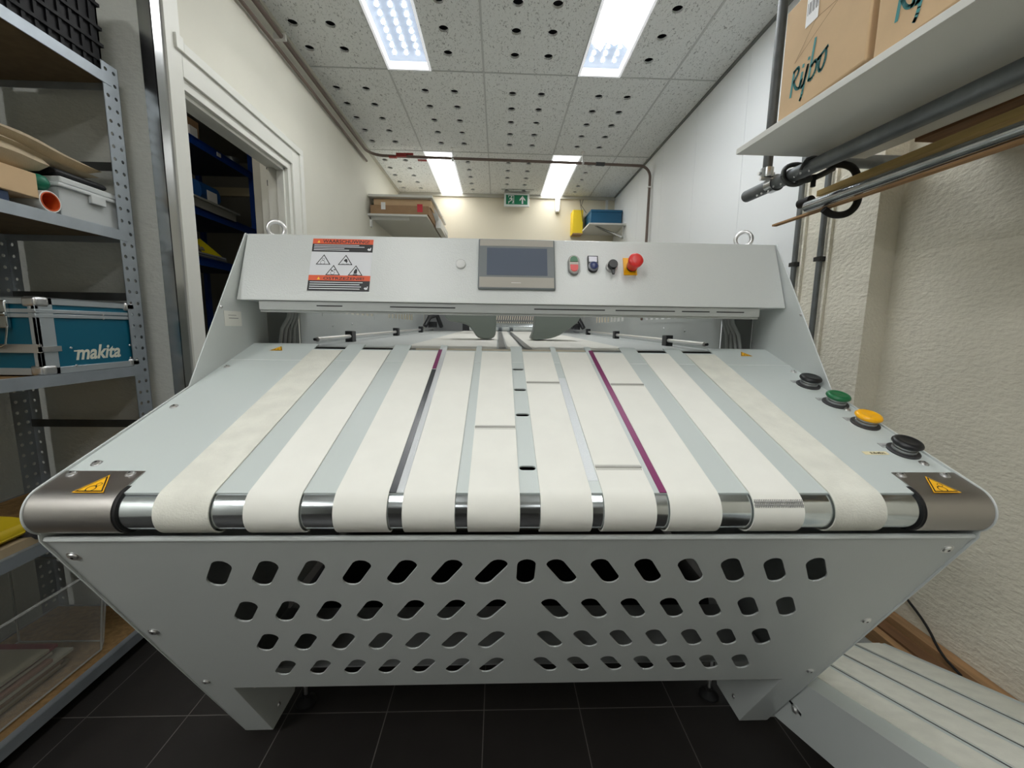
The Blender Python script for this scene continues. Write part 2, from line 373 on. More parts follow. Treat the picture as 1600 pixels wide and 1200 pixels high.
# front panel with slanted slots : local frame u=x, v=down the panel
pA = Vector((0,.632,.850)); pB = Vector((0,1.063,.03)); pv = (pB-pA).normalized(); pn = Vector((0,-.885,-.465)); pn = Vector((0,pv.z,-pv.y)).normalized()
if pn.y > 0: pn = -pn
FM = frame(pA, (1,0,0), pv, pn)
def slot(cx, cv, s):
    P = []; r=.0165; ax=(s*.0135,.0235)
    A = math.atan2(ax[1],ax[0])
    for (ox,oy,a0) in ((ax[0],ax[1],A-PI/2),(-ax[0],-ax[1],A+PI/2)):
        for i in range(9): P.append((cx+ox+r*math.cos(a0+PI*i/8), cv+oy+r*math.sin(a0+PI*i/8)))
    return P
b = MB(); b.M = FM
rowt = [(.035,.103,.1705),(.1705,.238,.304),(.304,.370,.435),(.435,.500,.568)]
def pq(x0,v0,x1,v1): b.box((x0,v0,-.002),(x1,v1,0))
pq(X0,0,X1,.035)
cl = [-.009-.079*j for j in range(7)][::-1]; cr = [.118+.0783*j for j in range(7)]
for ri,(v0,vc,v1) in enumerate(rowt):
    xs = [(c,-1) for c in cl] + ([(.0535,0)] if ri==0 else []) + [(c,1) for c in cr]
    edges = [xs[0][0]-.0395] + [(xs[i][0]+xs[i+1][0])/2 for i in range(len(xs)-1)] + [xs[-1][0]+.0395]
    pq(X0,v0,edges[0],v1); pq(edges[-1],v0,X1,v1)
    for i,(c,s) in enumerate(xs):
        b.cell((edges[i],v0,edges[i+1],v1), slot(c,vc,s), N=44, depth=.003)
pq(X0,.568,X1,.612)
pq(X0,.612,-.642,.927); pq(.738,.612,X1,.927)      # legs
fp = b.build('front_panel', paint, mach, angle=20)
# rolled lip on top of the front panel
MB().prism(arc(.0045,0,2*PI,12,(.6362,.8475))[:-1], X0, X1,'x').box((X0,.638,.846),(X1,.646,.848)).build('top_lip', paint, fp)
def screw(p, n, parent, r=.0065, name='screw'):
    b = MB(); b.lathe([(r*1.25,0),(r*1.25,.0006),(r,.0008),(r*.85,.003),(r*.45,.0038)], p, n, 18); b.k = 1
    b.lathe([(r*.30,.0039),(r*.30,.0041)], p, n, 6); b.build(name, [zinc, ink], parent)
for x,v in ((-.695,.047),(-.692,.315),(-.69,.572),(.793,.038),(.789,.30),(.788,.562)): screw(FM @ Vector((x,v,0)), pn, fp, .0085)
# leg webs, feet, tray inside
for x in (-.642,.738):
    lg = MB().prism([(.915,.312),(1.063,.03),(1.19,.03),(1.30,.312)], x-.0015, x+.0015,'x').build('leg', paint, mach)
    s = 1 if x<0 else -1
    for (y,z) in ((1.0,.235),(1.10,.075)): screw((x+s*.0015,y,z),(s,0,0),lg,.006)
for x in (-.60,.705):
    b = MB(); b.cyl((x,1.18,.012),(x,1.18,.30),.006,12); b.k=1; b.lathe([(.03,0),(.03,.006),(.012,.022),(.012,.03)],(x,1.18,0),(0,0,1),20); b.build('levelling_foot',[zinc,blackr],mach)
MB().box((X0+.08,.95,.33),(X1-.08,1.17,.334)).build('inner_tray', paint_in, mach)
MB().box((X0,1.9,.25),(X1,1.91,1.08)).box((X0,1.3,.20),(X1,1.9,.21)).box((X0,1.0,1.0),(X1,1.9,1.005)).build('inner_shade_sheet', dark, mach)  # black sheets added inside so the body reads unlit through the slots
# nose roller
ro = MB().lathe([(.0340,0),(.0340,X1-X0-.16)], (X0+.08,nC[0],nC[1]), (1,0,0), 64).build('nose_roller', chrome, mach)
# end caps with warning stickers
def tri_sign(mb, cx, y0, w, h, T):
    mb.M = T
    def tri(k, z, d=0):
        cxx, cyy = cx, y0+h*.36; return [(cxx-w/2*k, cyy-h*.36*k), (cxx+w/2*k, cyy-h*.36*k), (cxx+h*0, cyy+h*.64*k)]
    mb.k = 0; flat(mb, tri(1,0), .0004); mb.k = 1; flat(mb, tri(.88,0), .0006); mb.k = 0; flat(mb, tri(.74,0), .0008); mb.k = 1
    for (dx,dy,r) in ((-.03*w,.2*h,.15*w),(.07*w,.43*h,.085*w)):
        o1 = disc(cx+dx,y0+dy,r,20); o2 = disc(cx+dx,y0+dy,r*.78,20)
        for i in range(20): mb.add([(*o1[i],.001),(*o1[(i+1)%20],.001),(*o2[(i+1)%20],.001),(*o2[i],.001)],[(0,1,2,3)])
TB = frame((0,.64,.9295),(1,0,0),(0,1,.35))
def tv(y): return (y-.64)*math.sqrt(1+.35**2)
sy = mat('sticker_yellow',(246,184,30),.45)
for (a,b_,s) in ((X0+.0003,-.588,-1),(.703,X1-.0003,1)):
    path = [(.70,.8535)] + arc(.0391, PI*1.5, TOPA, 26)[0:] + [(.680,tz(.680)+.0018)]
    path = path[::-1]
    cap = MB().ribbon(path, a, b_, -.0012).build('end_cap', steel, mach, angle=50)
    k = MB(); bx = b_ if s<0 else a
    k.lathe([(.0378,0),(.0378,.006)], (bx-.001 if s<0 else bx-.005, *nC), (1,0,0), 40).build('gap_shade_ring', blackr, mach)  # black ring painted as the shaded gap between cap and roller
    nn = Vector((0,-.33,.944))
    for x in ((-.700,-.606) if s<0 else (.714,.794)): screw((x,.672,tz(.672)+.002), nn, cap, .006)
    st = MB(); tri_sign(st, -.634 if s<0 else .7515, tv(.629)+0, .048, .042, frame(Vector((0,.64,.9295))+nn*.0033,(1,0,0),(0,1,.35))); st.build('warning_sticker',[sy,ink],cap,smooth=False)
# belts and table sheet
BE = [(-.527,-.443),(-.391,-.307),(-.255,-.172),(-.148,-.066),(-.046,.037),(.070,.153),(.172,.256),(.278,.362),(.415,.498),(.550,.636)]
b = MB(); b.M = TB
YB = tv(1.197); YE = tv(1.232); yf = tv(.632)
b.box((X0+.0005,tv(.645),-.003),(.037,YB,0)); b.box((.070,tv(.645),-.003),(X1-.0005,YB,0)); b.box((-.585,yf,-.003),(.037,tv(.645),0)); b.box((.070,yf,-.003),(.700,tv(.645),0))
gaps = [(X0+.0005,BE[0][0]-.002)] + [(BE[i][1]+.002,BE[i+1][0]-.002) for i in range(9)] + [(BE[9][1]+.002,X1-.0005)]
for i,(a,c) in enumerate(gaps):
    if i == 5: continue
    b.box((a,YB,-.003),(c,YE,0)); b.add([(a,YE,0),(c,YE,0),(c,YE+.018,-.006),(a,YE+.018,-.006)],[(0,1,2,3)])
tt = b.build('table_top', sheet, mach)
b = MB(); b.M = TB       # centre strip with oval openings
vs = [tv(.692),tv(.861),tv(.970),tv(1.079)]; ed = [yf]+[(vs[i]+vs[i+1])/2 for i in range(3)]+[YE]
for i,v in enumerate(vs):
    P = [(x+(.0085 if x>0 else -.0085)+.0535, y+v) for (x,y) in disc(0,0,.0062,24,.1)]
    lo,hi = v-.03, v+.03
    b.cell((.037,lo,.070,hi), P, N=32, depth=.003)
    b.box((.037,ed[i],-.003),(.070,lo,0)); b.box((.037,hi,-.003),(.070,ed[i+1],0))
b.build('centre_strip', sheet, mach)
MB().box((.03,.62,.88),(.08,.64,.881)).build('strip_backing', dark, mach) if False else None
for i,(a,c) in enumerate(gaps):
    b = MB(); b.M = TB; b.box((a,tv(1.119),0),(c,tv(1.1215),.0004)); b.build('sheet_joint', mat('joint_light',(224,228,228),.3), tt)
nn = Vector((0,-.33,.944))
for x,y in ((-.686,.701),(-.690,.884),(-.698,1.076),(.790,.707),(.795,.891),(.803,1.081)): screw((x,y,tz(y)), nn, tt, .0065)
# coloured strips in the gaps
b = MB(); b.M = TB; b.box((-.1735,yf,0),(-.161,tv(1.072),.0012)); b.build('black_strip', blk_strip, mach)
MB.__init__(b); b.M = TB; b.box((-.172,tv(1.078),0),(-.162,tv(1.20),.0012)); b.build('purple_strip', purple, mach)
b = MB(); b.M = TB; b.box((.2665,yf,0),(.2785,tv(1.205),.0012)); b.build('purple_strip', purple, mach)
b = MB(); b.M = TB; b.box((-.1605,yf,0),(-.149,tv(1.215),.0008)); b.build('glitter_strip', mat('foil_strip',(214,218,220),.3,metal=.5,bump=1.0,bscale=600,bdist=.001), mach)
b = MB(); b.M = TB; b.box((.154,tv(.66),0),(.1715,tv(1.03),.0006)); b.build('glitter_strip', MATS['foil_strip'], mach)
for i,(a,c) in enumerate(BE):
    off = .0022
    path = [(.86,.866),(.70,.8568)] + arc(.0366, PI*1.5, TOPA, 26) + [(y, tz(y)+.0004) for y in (.75,.9,1.05,1.185)]
    path += [(1.197,tz(1.19)-.002),(1.204,tz(1.19)-.012),(1.206,tz(1.19)-.05)]
    path = path[::-1]
    bl = MB().ribbon(path, a, c, .0022).build('belt', beltw if i in (0,9) else beltm, mach, angle=50)
    bl['label'] = 'rough nubby off-white belt' if i in (0,9) else 'smooth white cotton belt'
    sm = {4:.809,5:.999,6:.689,7:.993}.get(i)
    if sm:
        k = MB(); k.M = frame((0,sm,tz(sm)+.0026),(1,0,0),(0,1,.35)); k.box((a+.001,0,-.0004),(c-.001,.0035,.0022))
        x = a+.002
        while x < c-.002:
            k.box((x,-.006,-.0004),(x+.0012,-.001,.0006)); k.box((x,.0045,-.0004),(x+.0012,.0085,.0006)); x += .0028
        k.build('seam', stitch, bl)
    if i == 8:
        k = MB(); an = PI/2+.95
        for (r0,da,h) in ((.0390,0,.003),(.0390,.13,.003)):
            cxy = (nC[0]+r0*math.cos(an+da), nC[1]+r0*math.sin(an+da)); k.M = frame((0,*cxy),(1,0,0),(0,math.sin(an+da),-math.cos(an+da)))
            k.box((a+.001,-.001,-.0005),(c-.001,.001,.0014)); x=a+.002
            while x < c-.002: k.box((x,-.004,-.0006),(x+.0013,.004,.0006)); x+=.003
        k.build('seam', mat('dark_stitch',(150,150,148),.8), bl)
# stickers near the back of the table
for cx in (-.6265,.7305):
    st = MB(); tri_sign(st, cx, tv(1.180), .036, .034, frame(Vector((0,.64,.9295))+nn*.0003,(1,0,0),(0,1,.35))); st.build('warning_sticker',[sy,ink],mach,smooth=False)
# mushroom buttons along the right edge
for k,(x,y,mt,nm) in enumerate(((.784,.742,black,'black'),(.788,.834,yellow,'yellow'),(.789,.918,green,'green'),(.788,1.006,black,'black'))):
    p = Vector((x,y,tz(y))); b = MB(); b.lathe([(.0265,0),(.0265,.0025),(.024,.004)], p, nn, 36)
    pb = b.build('push_button', mat('button_base',(52,52,54),.5), mach); pb['label'] = nm+' mushroom push button'
    MB().lathe([(.0195,.004),(.0195,.009),(.0165,.010),(.0165,.014)], p, nn, 32).build('collar', mat('button_collar',(170,172,172),.3,metal=.8), pb)
    MB().lathe([(.015,.013),(.022,.0155),(.0245,.0185),(.0245,.021),(.022,.0245),(.016,.0262),(.014,.0252),(.002,.0255)], p, nn, 36).build('button_cap', mt, pb, angle=60)
    b = MB(); b.M = frame(Vector((x-.026,y+.018,tz(y+.018)))+nn*.0002,(1,0,0),(0,1,.35)); b.box((-.004,-.006,0),(.026,.007,.0008)); b.k=1
    b.box((.0,-.002,.0008),(.018,.0008,.0009)); b.k=2; b.box((.020,-.0055,.0008),(.0255,.0065,.0009)); b.build('button_label',[mat('tag_grey',(168,170,170),.4),mat('tag_ink',(110,112,112),.5),txt_w],mach)
b = MB(); b.M = frame(Vector((0,.736,tz(.736)))+nn*.0003,(1,0,0),(0,1,.35)); b.box((.700,-.005,0),(.748,.005,.0003)); b.k=1; text(b,'SUB-MEAL',.0075,(.713,-.0028),.0006,bold=.02,width=.030)
b.build('tape_label',[mat('masking_tape',(228,218,178),.7),ink],mach,smooth=False)
# control beam
BO = Vector((0,1.157,1.257)); bv = Vector((0,.0735,.189)).normalized(); bn = Vector((0,-bv.z,bv.y)); BM = frame(BO,(1,0,0),bv,bn)
beam = MB().prism([(1.157,1.257),(1.2305,1.446),(1.42,1.446),(1.42,1.257)], X0+.004, X1-.002,'x').build('control_beam', mat('beam_paint',(203,207,205),.22,bump=.9,bscale=260,bdist=.0007), mach, bevel=.003, seg=3)
MB().box((-.655,1.163,1.232),(.745,1.20,1.256)).box((-.655,1.168,1.226),(.745,1.195,1.232)).build('light_rail', mat('rail_alu',(176,180,178),.4,metal=.3), beam)
for a,c in ((-.5,-.43),(-.3,-.12),(.1,.3),(.33,.5),(.52,.6),(.62,.7)): MB().box((a,1.1625,1.243),(c,1.1632,1.246)).build('rail_slot', ink, beam)
# warning label
b = MB(); b.M = BM; x0,x1 = -.5265,-.3575; v0,v1=.030,.191; W=x1-x0
def LP(u,v): return (x0+u*W, v0+v*(v1-v0))
def lr(u0,va,u1,vb,z): p=LP(u0,va); q=LP(u1,vb); rects(b,[(p[0],p[1],q[0],q[1])],z)
b.k=0; lr(0,0,1,1,.0004)
b.k=1; lr(0,.90,1,1,.0006); lr(0,.195,1,.295,.0006)
b.k=2; lr(0,.745,1,.90,.0006); lr(0,0,1,.195,.0006)
text(b,'WAARSCHUWING!',.0125,LP(.165,.918),.0010,bold=.018,width=.79*W*.97,height=.0105)
text(b,'OSTRZE\u017bENIE!',.0125,LP(.24,.213),.0010,bold=.018,width=.66*W,height=.0105)
def trio(cu,cv,s,fill=True):
    c = LP(cu,cv); T = lambda k:[(c[0]-s*k,c[1]-s*.50*k),(c[0]+s*k,c[1]-s*.50*k),(c[0],c[1]+s*1.05*k)]
    b.k=2; flat(b,T(1),.0006); b.k=0; flat(b,T(.80),.0008); b.k=2
tri_pos = ((.21,.56),(.57,.56),(.385,.36),(.75,.36))
for (cu,cv) in tri_pos: trio(cu,cv,.0205)
def ring(c,r,w_,z):
    o1=disc(*c,r,18); o2=disc(*c,r-w_,18)
    for i in range(18): b.add([(*o1[i],z),(*o1[(i+1)%18],z),(*o2[(i+1)%18],z),(*o2[i],z)],[(0,1,2,3)])
c=LP(.20,.535); ring((c[0],c[1]),.0065,.001,.001); ring((c[0]+.001,c[1]+.010),.0038,.001,.001)
c=LP(.57,.56); flat(b,[(c[0]-.005,c[1]+.002),(c[0]-.001,c[1]+.008),(c[0]+.004,c[1]+.008),(c[0]+.006,c[1]+.001),(c[0]+.004,c[1]-.005),(c[0]+.001,c[1]-.001)],.001); rects(b,[(c[0]-.010,c[1]-.0075,c[0]-.002,c[1]-.0065),(c[0]+.002,c[1]-.0075,c[0]+.010,c[1]-.0065)],.001)
c=LP(.38,.36); ring((c[0],c[1]-.003),.0058,.001,.001); flat(b,[(c[0]-.007,c[1]+.009),(c[0]-.004,c[1]+.003),(c[0]+.001,c[1]+.0),(c[0]+.0,c[1]+.004)],.001); rects(b,[(c[0]+.002,c[1]+.005,c[0]+.007,c[1]+.008)],.001)
c=LP(.75,.36); flat(b,[(c[0]-.005,c[1]-.005),(c[0]+.004,c[1]-.005),(c[0]+.005,c[1]+.006),(c[0]+.001,c[1]+.012),(c[0]-.004,c[1]+.004)],.001); rects(b,[(c[0]-.0065,c[1]-.0085,c[0]+.006,c[1]-.0065)],.001)
b.k=3
for (u,v) in ((.10,.925),(.165,.22)):
    c=LP(u,v); flat(b,[(c[0]-.004,c[1]-.001),(c[0]+.004,c[1]-.001),(c[0],c[1]+.007)],.0010)
b.k=0
for (ul,v) in ((.74,.87),(.83,.838),(.5,.806),(.58,.774)): lr(.03,v,.03+ul,v+.012,.0010)
for (ul,v) in ((.88,.155),(.83,.115),(.86,.075),(.84,.035)): lr(.03,v,.03+ul*.97,v+.014,.0010)
for v in (.80,.055):
    c=LP(.945,v); flat(b,[(c[0]-.006,c[1]),(c[0]-.002,c[1]-.004),(c[0]+.004,c[1]-.003),(c[0]+.005,c[1]+.006),(c[0]+.003,c[1]+.006),(c[0]+.001,c[1]+.001),(c[0]-.002,c[1]+.004)],.0010)
b.build('warning_label',[stick_w,orange,ink,mat('tri_yellow',(250,200,40),.5)],beam,smooth=False)
# touch screen
taupe = mat('hmi_taupe',(164,160,150),.45); hg = mat('hmi_grey',(112,118,120),.4)
b = MB(); b.M = BM; b.box((-.058,.042,0),(.159,.197,.009)); hm = b.build('touchscreen', hg, beam, bevel=.003, seg=3)
b = MB(); b.M = BM; b.box((-.054,.174,.009),(.155,.194,.0095)).box((-.054,.046,.009),(.155,.077,.0095)); b.k=1; b.box((.035,.0595,.0095),(.062,.0605,.0097)); b.build('trim_bar',[taupe,txt_w],hm) if False else b.build('bezel_bar',[taupe,txt_w],beam)
b = MB(); b.M = BM; b.box((-.034,.083,.009),(.137,.168,.0094)); b.build('screen_glass', mat('screen_glass',(96,104,118),.08,coat=.3), beam)  # base colour lightened to carry the reflection on the dark glass
b = MB(); b.M = BM; b.lathe([(.0145,0),(.0145,.003),(.0125,.005)],(-.108,.119,0),(0,0,1),28); b.build('blanking_plug', mat('plug_grey',(204,206,204),.4), beam)
def local(p): return BM @ Vector(p)
# twin button
def stadium(cx,cy,w_,h,n=10):
    r=w_/2; L=h/2-r; return [(cx+r*math.cos(a),cy+L+r*math.sin(a)) for a in [PI*i/n for i in range(n+1)]]+[(cx+r*math.cos(a),cy-L+r*math.sin(a)) for a in [PI+PI*i/n for i in range(n+1)]]
b = MB(); b.M = BM; b.prism(stadium(.213,.120,.031,.058),0,.010,'z'); tb = b.build('twin_button', mat('button_grey',(120,120,118),.4), beam)
b = MB(); b.M = BM; b.prism(stadium(.213,.121,.026,.052),.010,.0112,'z'); b.build('button_surround', mat('surround',(196,190,180),.4), beam)
b = MB(); b.M = BM; s_ = stadium(.213,.121,.022,.047); b.prism([p for p in s_ if p[1]>.128]+[(.202,.128),(.224,.128)],.011,.0135,'z'); b.build('green_button', green, beam)
b = MB(); b.M = BM; b.prism([(.224,.118),(.202,.118)]+[p for p in s_ if p[1]<.116],.011,.0135,'z'); b.build('red_button', red, beam)
b = MB(); b.M = BM; b.prism([(.254,.150),(.283,.150),(.283,.118)]+[(.2685+.0148*math.cos(-PI*i/10),.115+.0148*math.sin(-PI*i/10)) for i in range(1,10)]+[(.254,.118)],0,.008,'z'); b.build('button_holder', black, beam)
b = MB(); b.M = BM; b.box((.257,.131,.008),(.280,.147,.0086)); b.build('holder_plate', mat('plate_silver',(150,150,156),.35,metal=.5), beam)
b = MB(); b.M = BM; b.lathe([(.0145,.008),(.0145,.012),(.0115,.014)],(.2685,.116,0),(0,0,1),28); b.build('button_ring', mat('ring_grey',(128,130,138),.35), beam)
b = MB(); b.M = BM; b.lathe([(.011,.013),(.011,.016),(.009,.017)],(.2685,.116,0),(0,0,1),28); b.build('blue_button', bluep, beam)
b = MB(); b.M = BM; b.lathe([(.0165,0),(.0165,.008),(.014,.010)],(.322,.118,0),(0,0,1),28); b.build('switch_ring', mat('ring_silver',(188,188,186),.3,metal=.6), beam)
b = MB(); b.M = BM; b.lathe([(.013,.009),(.0135,.022),(.0125,.024)],(.322,.118,0),(0,0,1),28); sw = b.build('selector_switch', black, beam)
b = MB(); b.M = BM; b.prism([(.317,.106),(.328,.106),(.326,.090),(.320,.090)],.012,.018,'z'); b.build('switch_lever', black, beam)
b = MB(); b.M = BM; b.box((.357,.095,0),(.395,.148,.003)); b.build('yellow_plate', yellow, beam)
b = MB(); b.M = BM; b.lathe([(.013,.003),(.013,.012),(.016,.013)],(.379,.117,0),(0,0,1),28); b.build('estop_neck', black, beam)
b = MB(); b.M = BM; b.lathe([(.0155,.012),(.0165,.030),(.0205,.040),(.0205,.046),(.0185,.049),(.010,.0505)],(.379,.117,0),(0,0,1),36); b.build('emergency_stop', red, beam, angle=60)
# eye bolts
for x,a in ((-.666,.5),(.760,-.5)):
    pts = [(x+.022*math.cos(t)*math.cos(a), 1.30+.022*math.cos(t)*math.sin(a), 1.474+.022*math.sin(t)) for t in [2*PI*i/28 for i in range(28)]]
    MB().tube(pts,.006,12,close=True).cyl((x,1.30,1.446),(x,1.30,1.456),.014,20).build('eye_bolt', zinc, beam)
# side plate label and screws
b = MB(); b.M = frame((X0+.0006,1.108,1.186),(0,1,0),(0,0,1)); b.box((0,0,-.0003),(.072,.040,.0004)); b.k=1
rects(b,[(.016,.028,.050,.0295),(.018,.020,.058,.022)],.0005); b.build('paper_label',[mat('paper',(228,228,222),.7),mat('faint_ink',(150,150,150),.6)],mach,smooth=False)
screw((X0+.0005,1.098,1.235),(1,0,0),mach,.004); screw((X1-.0005,1.098,1.238),(-1,0,0),mach,.004)
# inner machine: posts, flat conveyor, inner walls with vents, end wall grille
for a,c in ((X0,-.645),(.748,X1)): MB().box((a,1.31,1.06),(c,1.36,1.256)).build('inner_post', mat('post_dark',(120,122,120),.6), mach)
def fl(y): return 1.121+.016*(y-1.24)
b = MB(); b.add([(-.64,1.30,1.1245),(.745,1.30,1.1245),(.745,4.2,fl(4.2)-.001),(-.64,4.2,fl(4.2)-.001)],[(0,1,2,3)]); MB().box((-.64,1.302,1.02),(-.31,1.304,1.123)).box((.435,1.302,1.02),(.745,1.304,1.123)).build('well_shade', dark, mach)  # black sheets stand for the shade in the gap behind outer belts
b.build('flat_deck', paint_in, mach)
b = MB()
for a,c in ((-.30,-.005),(.105,.43),(.03,.075)): b.add([(a,1.248,fl(1.24)+.006),(c,1.248,fl(1.24)+.006),(c,3.6,fl(3.6)+.006),(a,3.6,fl(3.6)+.006)],[(0,1,2,3)])
b.build('deck_belt', mat('deck_belt',(214,212,204),.8), mach)
b = MB()
for a,c in ((.002,.024),(.082,.104)): b.add([(a,1.24,fl(1.24)+.009),(c,1.24,fl(1.24)+.009),(c,3.2,fl(3.2)+.009),(a,3.2,fl(3.2)+.009)],[(0,1,2,3)])
b.build('deck_rail', mat('rail_dark',(92,94,94),.5), mach)
for (x,sg) in ((-.64,1),(.743,-1)):
    b = MB(); b.M = frame((x,0,0),(0,1,0),(0,0,1))
    zl,zh = 1.225,1.31
    spans = [(1.40,1.53,2),(1.61,2.16,8),(2.42,3.14,9)]
    cur = 1.36
    for (a,c,n) in spans:
        b.box((cur,zl,-.001),(a,zh,.001)); w_=(c-a)/n
        for i in range(n):
            u=a+w_*i; b.cell((u,zl,u+w_,zh), [(u+w_*.2,zl+.016),(u+w_*.8,zl+.016),(u+w_*.8,zh-.01),(u+w_*.2,zh-.01)], N=12, depth=.002)
        cur = c
    b.box((cur,zl,-.001),(3.58,zh,.001)); b.box((1.36,1.08,-.001),(3.58,zl,.001)); b.box((1.36,zh,-.001),(3.58,1.40,.001))
    iw = b.build('inner_wall', paint_in, mach)
    for (y,z) in ((1.62,1.19),(1.83,1.20)): screw((x+sg*.0015,y,z),(sg,0,0),iw,.004)
    MB().tube([(x-sg*-.065,1.33,1.147),(x+sg*.055,4.1,1.186)],.0075,14).build('guide_rod', zinc, mach)
    xr = x+sg*.06
    for y in (1.62,2.35,3.1): MB().box((xr-.014,y,fl(y)),(xr+.014,y+.045,fl(y)+.045)).build('rod_clamp', black, mach, bevel=.003)
    MB().cyl((xr,1.322,1.147),(xr,1.331,1.147),.0045,12).build('rod_socket', ink, mach)
    MB().box((x-.002 if sg<0 else x,3.60,1.08),(x+.002 if sg<0 else x+.004,3.64,1.42)).box((x+sg*.01-.01,3.62,1.08),(x+sg*.01+.012,3.66,1.42)).build('end_post', mat('post_grey',(150,152,150),.5), mach)
    MB().tube([(xr+.0*sg,3.3,1.20),(xr+sg*.03,3.35,1.27),(xr+sg*.08,3.4,1.29),(xr+sg*.10,3.5,1.2)],.018,10).box((xr+sg*.05-.03,3.34,1.19),(xr+sg*.05+.03,3.40,1.235)).build('motor_block', black, mach)
    # cable bundle at the front corner
    for k in range(4):
        xx = x-sg*.006-.0*k
        MB().tube([(x+sg*(.0+.004*k),1.30+.012*k,1.252),(x-sg*(.006-.004*k),1.30+.01*k,1.215),(x-sg*(.022-.006*k),1.29+.012*k,1.18),(x-sg*(.028-.008*k),1.28+.012*k,1.12)],.0055,10).build('cable', mat('cable_grey',(160,162,160),.5), mach)
# end wall with louvre openings
b = MB(); b.M = frame((0,3.70,0),(1,0,0),(0,0,1)); b.box((-.64,1.08,-.001),(-.02,1.45,.001)).box((.34,1.08,-.001),(.743,1.45,.001)).box((-.02,1.08,-.001),(.34,1.205,.001)).box((-.02,1.365,-.001),(.34,1.45,.001))
for r in range(3):
    for k in range(18):
        u=-.02+.02*k; z=1.205+r*.0533; s_=.003; b.cell((u,z,u+.02,z+.0533),[(u+.004-s_,z+.005),(u+.012-s_,z+.005),(u+.012+s_,z+.048),(u+.004+s_,z+.048)],N=12,depth=.002)
b.build('end_wall', mat('end_wall_dark',(110,112,112),.5), mach)
MB().cyl((-.20,2.9,1.20),(.32,2.9,1.20),.028,28).build('steel_roller', chrome, mach)
MB().box((-.22,2.95,1.235),(-.16,2.99,1.30)).box((.28,2.95,1.235),(.34,2.99,1.30)).box((-.25,2.9,1.17),(-.19,2.96,1.36)).build('roller_bracket', black, mach)
gg = mat('hood_greygreen',(118,126,120),.35)
k_ = 1.9/1.66
def sc(P): return [(p[0]*k_, 1.19+(p[1]-1.19)*k_) for p in P]
from mathutils import Vector as V
def smoothpoly(P,n=3):
    for _ in range(n):
        Q=[]
        for i in range(len(P)):
            a=P[i]; c=P[(i+1)%len(P)]; Q += [(a[0]*.75+c[0]*.25,a[1]*.75+c[1]*.25),(a[0]*.25+c[0]*.75,a[1]*.25+c[1]*.75)]
        P=Q
    return P
MB().prism(smoothpoly(sc([(-.215,1.30),(-.008,1.30),(-.008,1.19),(-.014,1.147),(-.080,1.147),(-.100,1.180),(-.125,1.207),(-.215,1.215)]),2),1.86,1.98,'y').build('guide_hood', gg, mach, bevel=.008, seg=3)
MB().prism(smoothpoly(sc([(.146,1.30),(.335,1.30),(.325,1.225),(.27,1.185),(.225,1.155),(.120,1.140),(.146,1.185)]),2),1.86,1.98,'y').build('guide_hood', gg, mach, bevel=.008, seg=3)

# ================================================================== SMALL CONVEYOR (right)
cv = thing('belt_conveyor','low light grey outfeed conveyor with narrow white belts on floor right of machine','conveyor',(1.07,.7,0))
def cz(y): return .259-.372*(y-.945)
xa,xb = .832,1.302; yA,yB = -.35,1.20
b = MB(); b.prism([(yA,cz(yA)-.16),(yB-.03,cz(yB)-.15),(yB,cz(yB)-.14),(yB,cz(yB)),(yA,cz(yA))], xa, xa+.004,'x').prism([(yA,cz(yA)-.16),(yB,cz(yB)-.15),(yB,cz(yB)),(yA,cz(yA))], xb-.004, xb,'x')
b.build('side_panel', paint, cv)
CM = frame((0,.945,.259),(1,0,0),(0,1,-.372)); L0 = (yA-.945)*1.067; L1=(yB-.945)*1.067
b = MB(); b.M = CM; b.box((xa+.0005,L0,-.004),(xb-.0005,L1,0)); b.build('deck', sheet, cv, bevel=.002)
for i,(a,c) in enumerate(((.893,.972),(.995,.073+1.0),(1.094,1.174),(1.198,1.281))):
    b = MB(); b.M = CM; b.box((a,L0,0),(c,L1-.012+.003*i,.0025)); b.build('belt', beltw, cv)
for i,x in enumerate((.974,1.0755,1.1765)):
    b = MB(); b.M = CM; b.box((x+.013,L0,0),(x+.0165,L1-.01,.0006)); b.build('deck_slot', mat('slot_dark',(58,60,58),.6), cv)
b = MB(); b.box((xa-.0006,.955,.168-.012),(xa,1.005,.176-.012)); b.M=Matrix.Identity(4); b.build('adjust_slot', ink, cv)
MB().lathe([(.011,0),(.011,.005),(.007,.009)],(xa,.975,.158),(-1,0,0),8).build('adjust_bolt', zinc, cv)
for x in (xa+.03,xb-.03):
    MB().box((x-.015,1.10,0),(x+.015,1.13,cz(1.12)-.01)).build('leg', paint, cv)
    MB().box((x-.015,-.2,0),(x+.015,-.17,cz(-.2)-.01)).build('leg', paint, cv)
# planks and pipe scraps on the floor along the wall
wood = mat('rough_wood',(170,132,92),.8,var=.22,vscale=10,stretch=(6,.5,6)); woodd = mat('brown_wood',(128,92,60),.8,var=.2,vscale=9,stretch=(6,.5,6)); woodl = mat('yellow_wood',(178,150,92),.75,var=.2,vscale=7,stretch=(5,.4,5))
def lying(name, lab, cat, a, c, wd, th, mt, grp=None):
    a=Vector(a); c=Vector(c); d=(c-a); L=d.length; b=MB(); side=Vector((0,0,1)).cross(d).normalized(); b.M=frame(a,d,side); b.box((0,-wd/2,0),(L,wd/2,th)); return tag(b.build(name,mt,bevel=.0015),lab,cat,grp)
lying('wooden_plank','pale wooden plank on floor against right wall, nearest the wall','plank',(1.485,1.50,.0),(1.485,.55,.0),.045,.15,wood,'planks on floor by right wall')
lying('wooden_plank','dark brown wooden plank between the pale planks behind the small conveyor','plank',(1.43,1.52,.0),(1.43,.55,.0),.05,.13,woodd,'planks on floor by right wall')
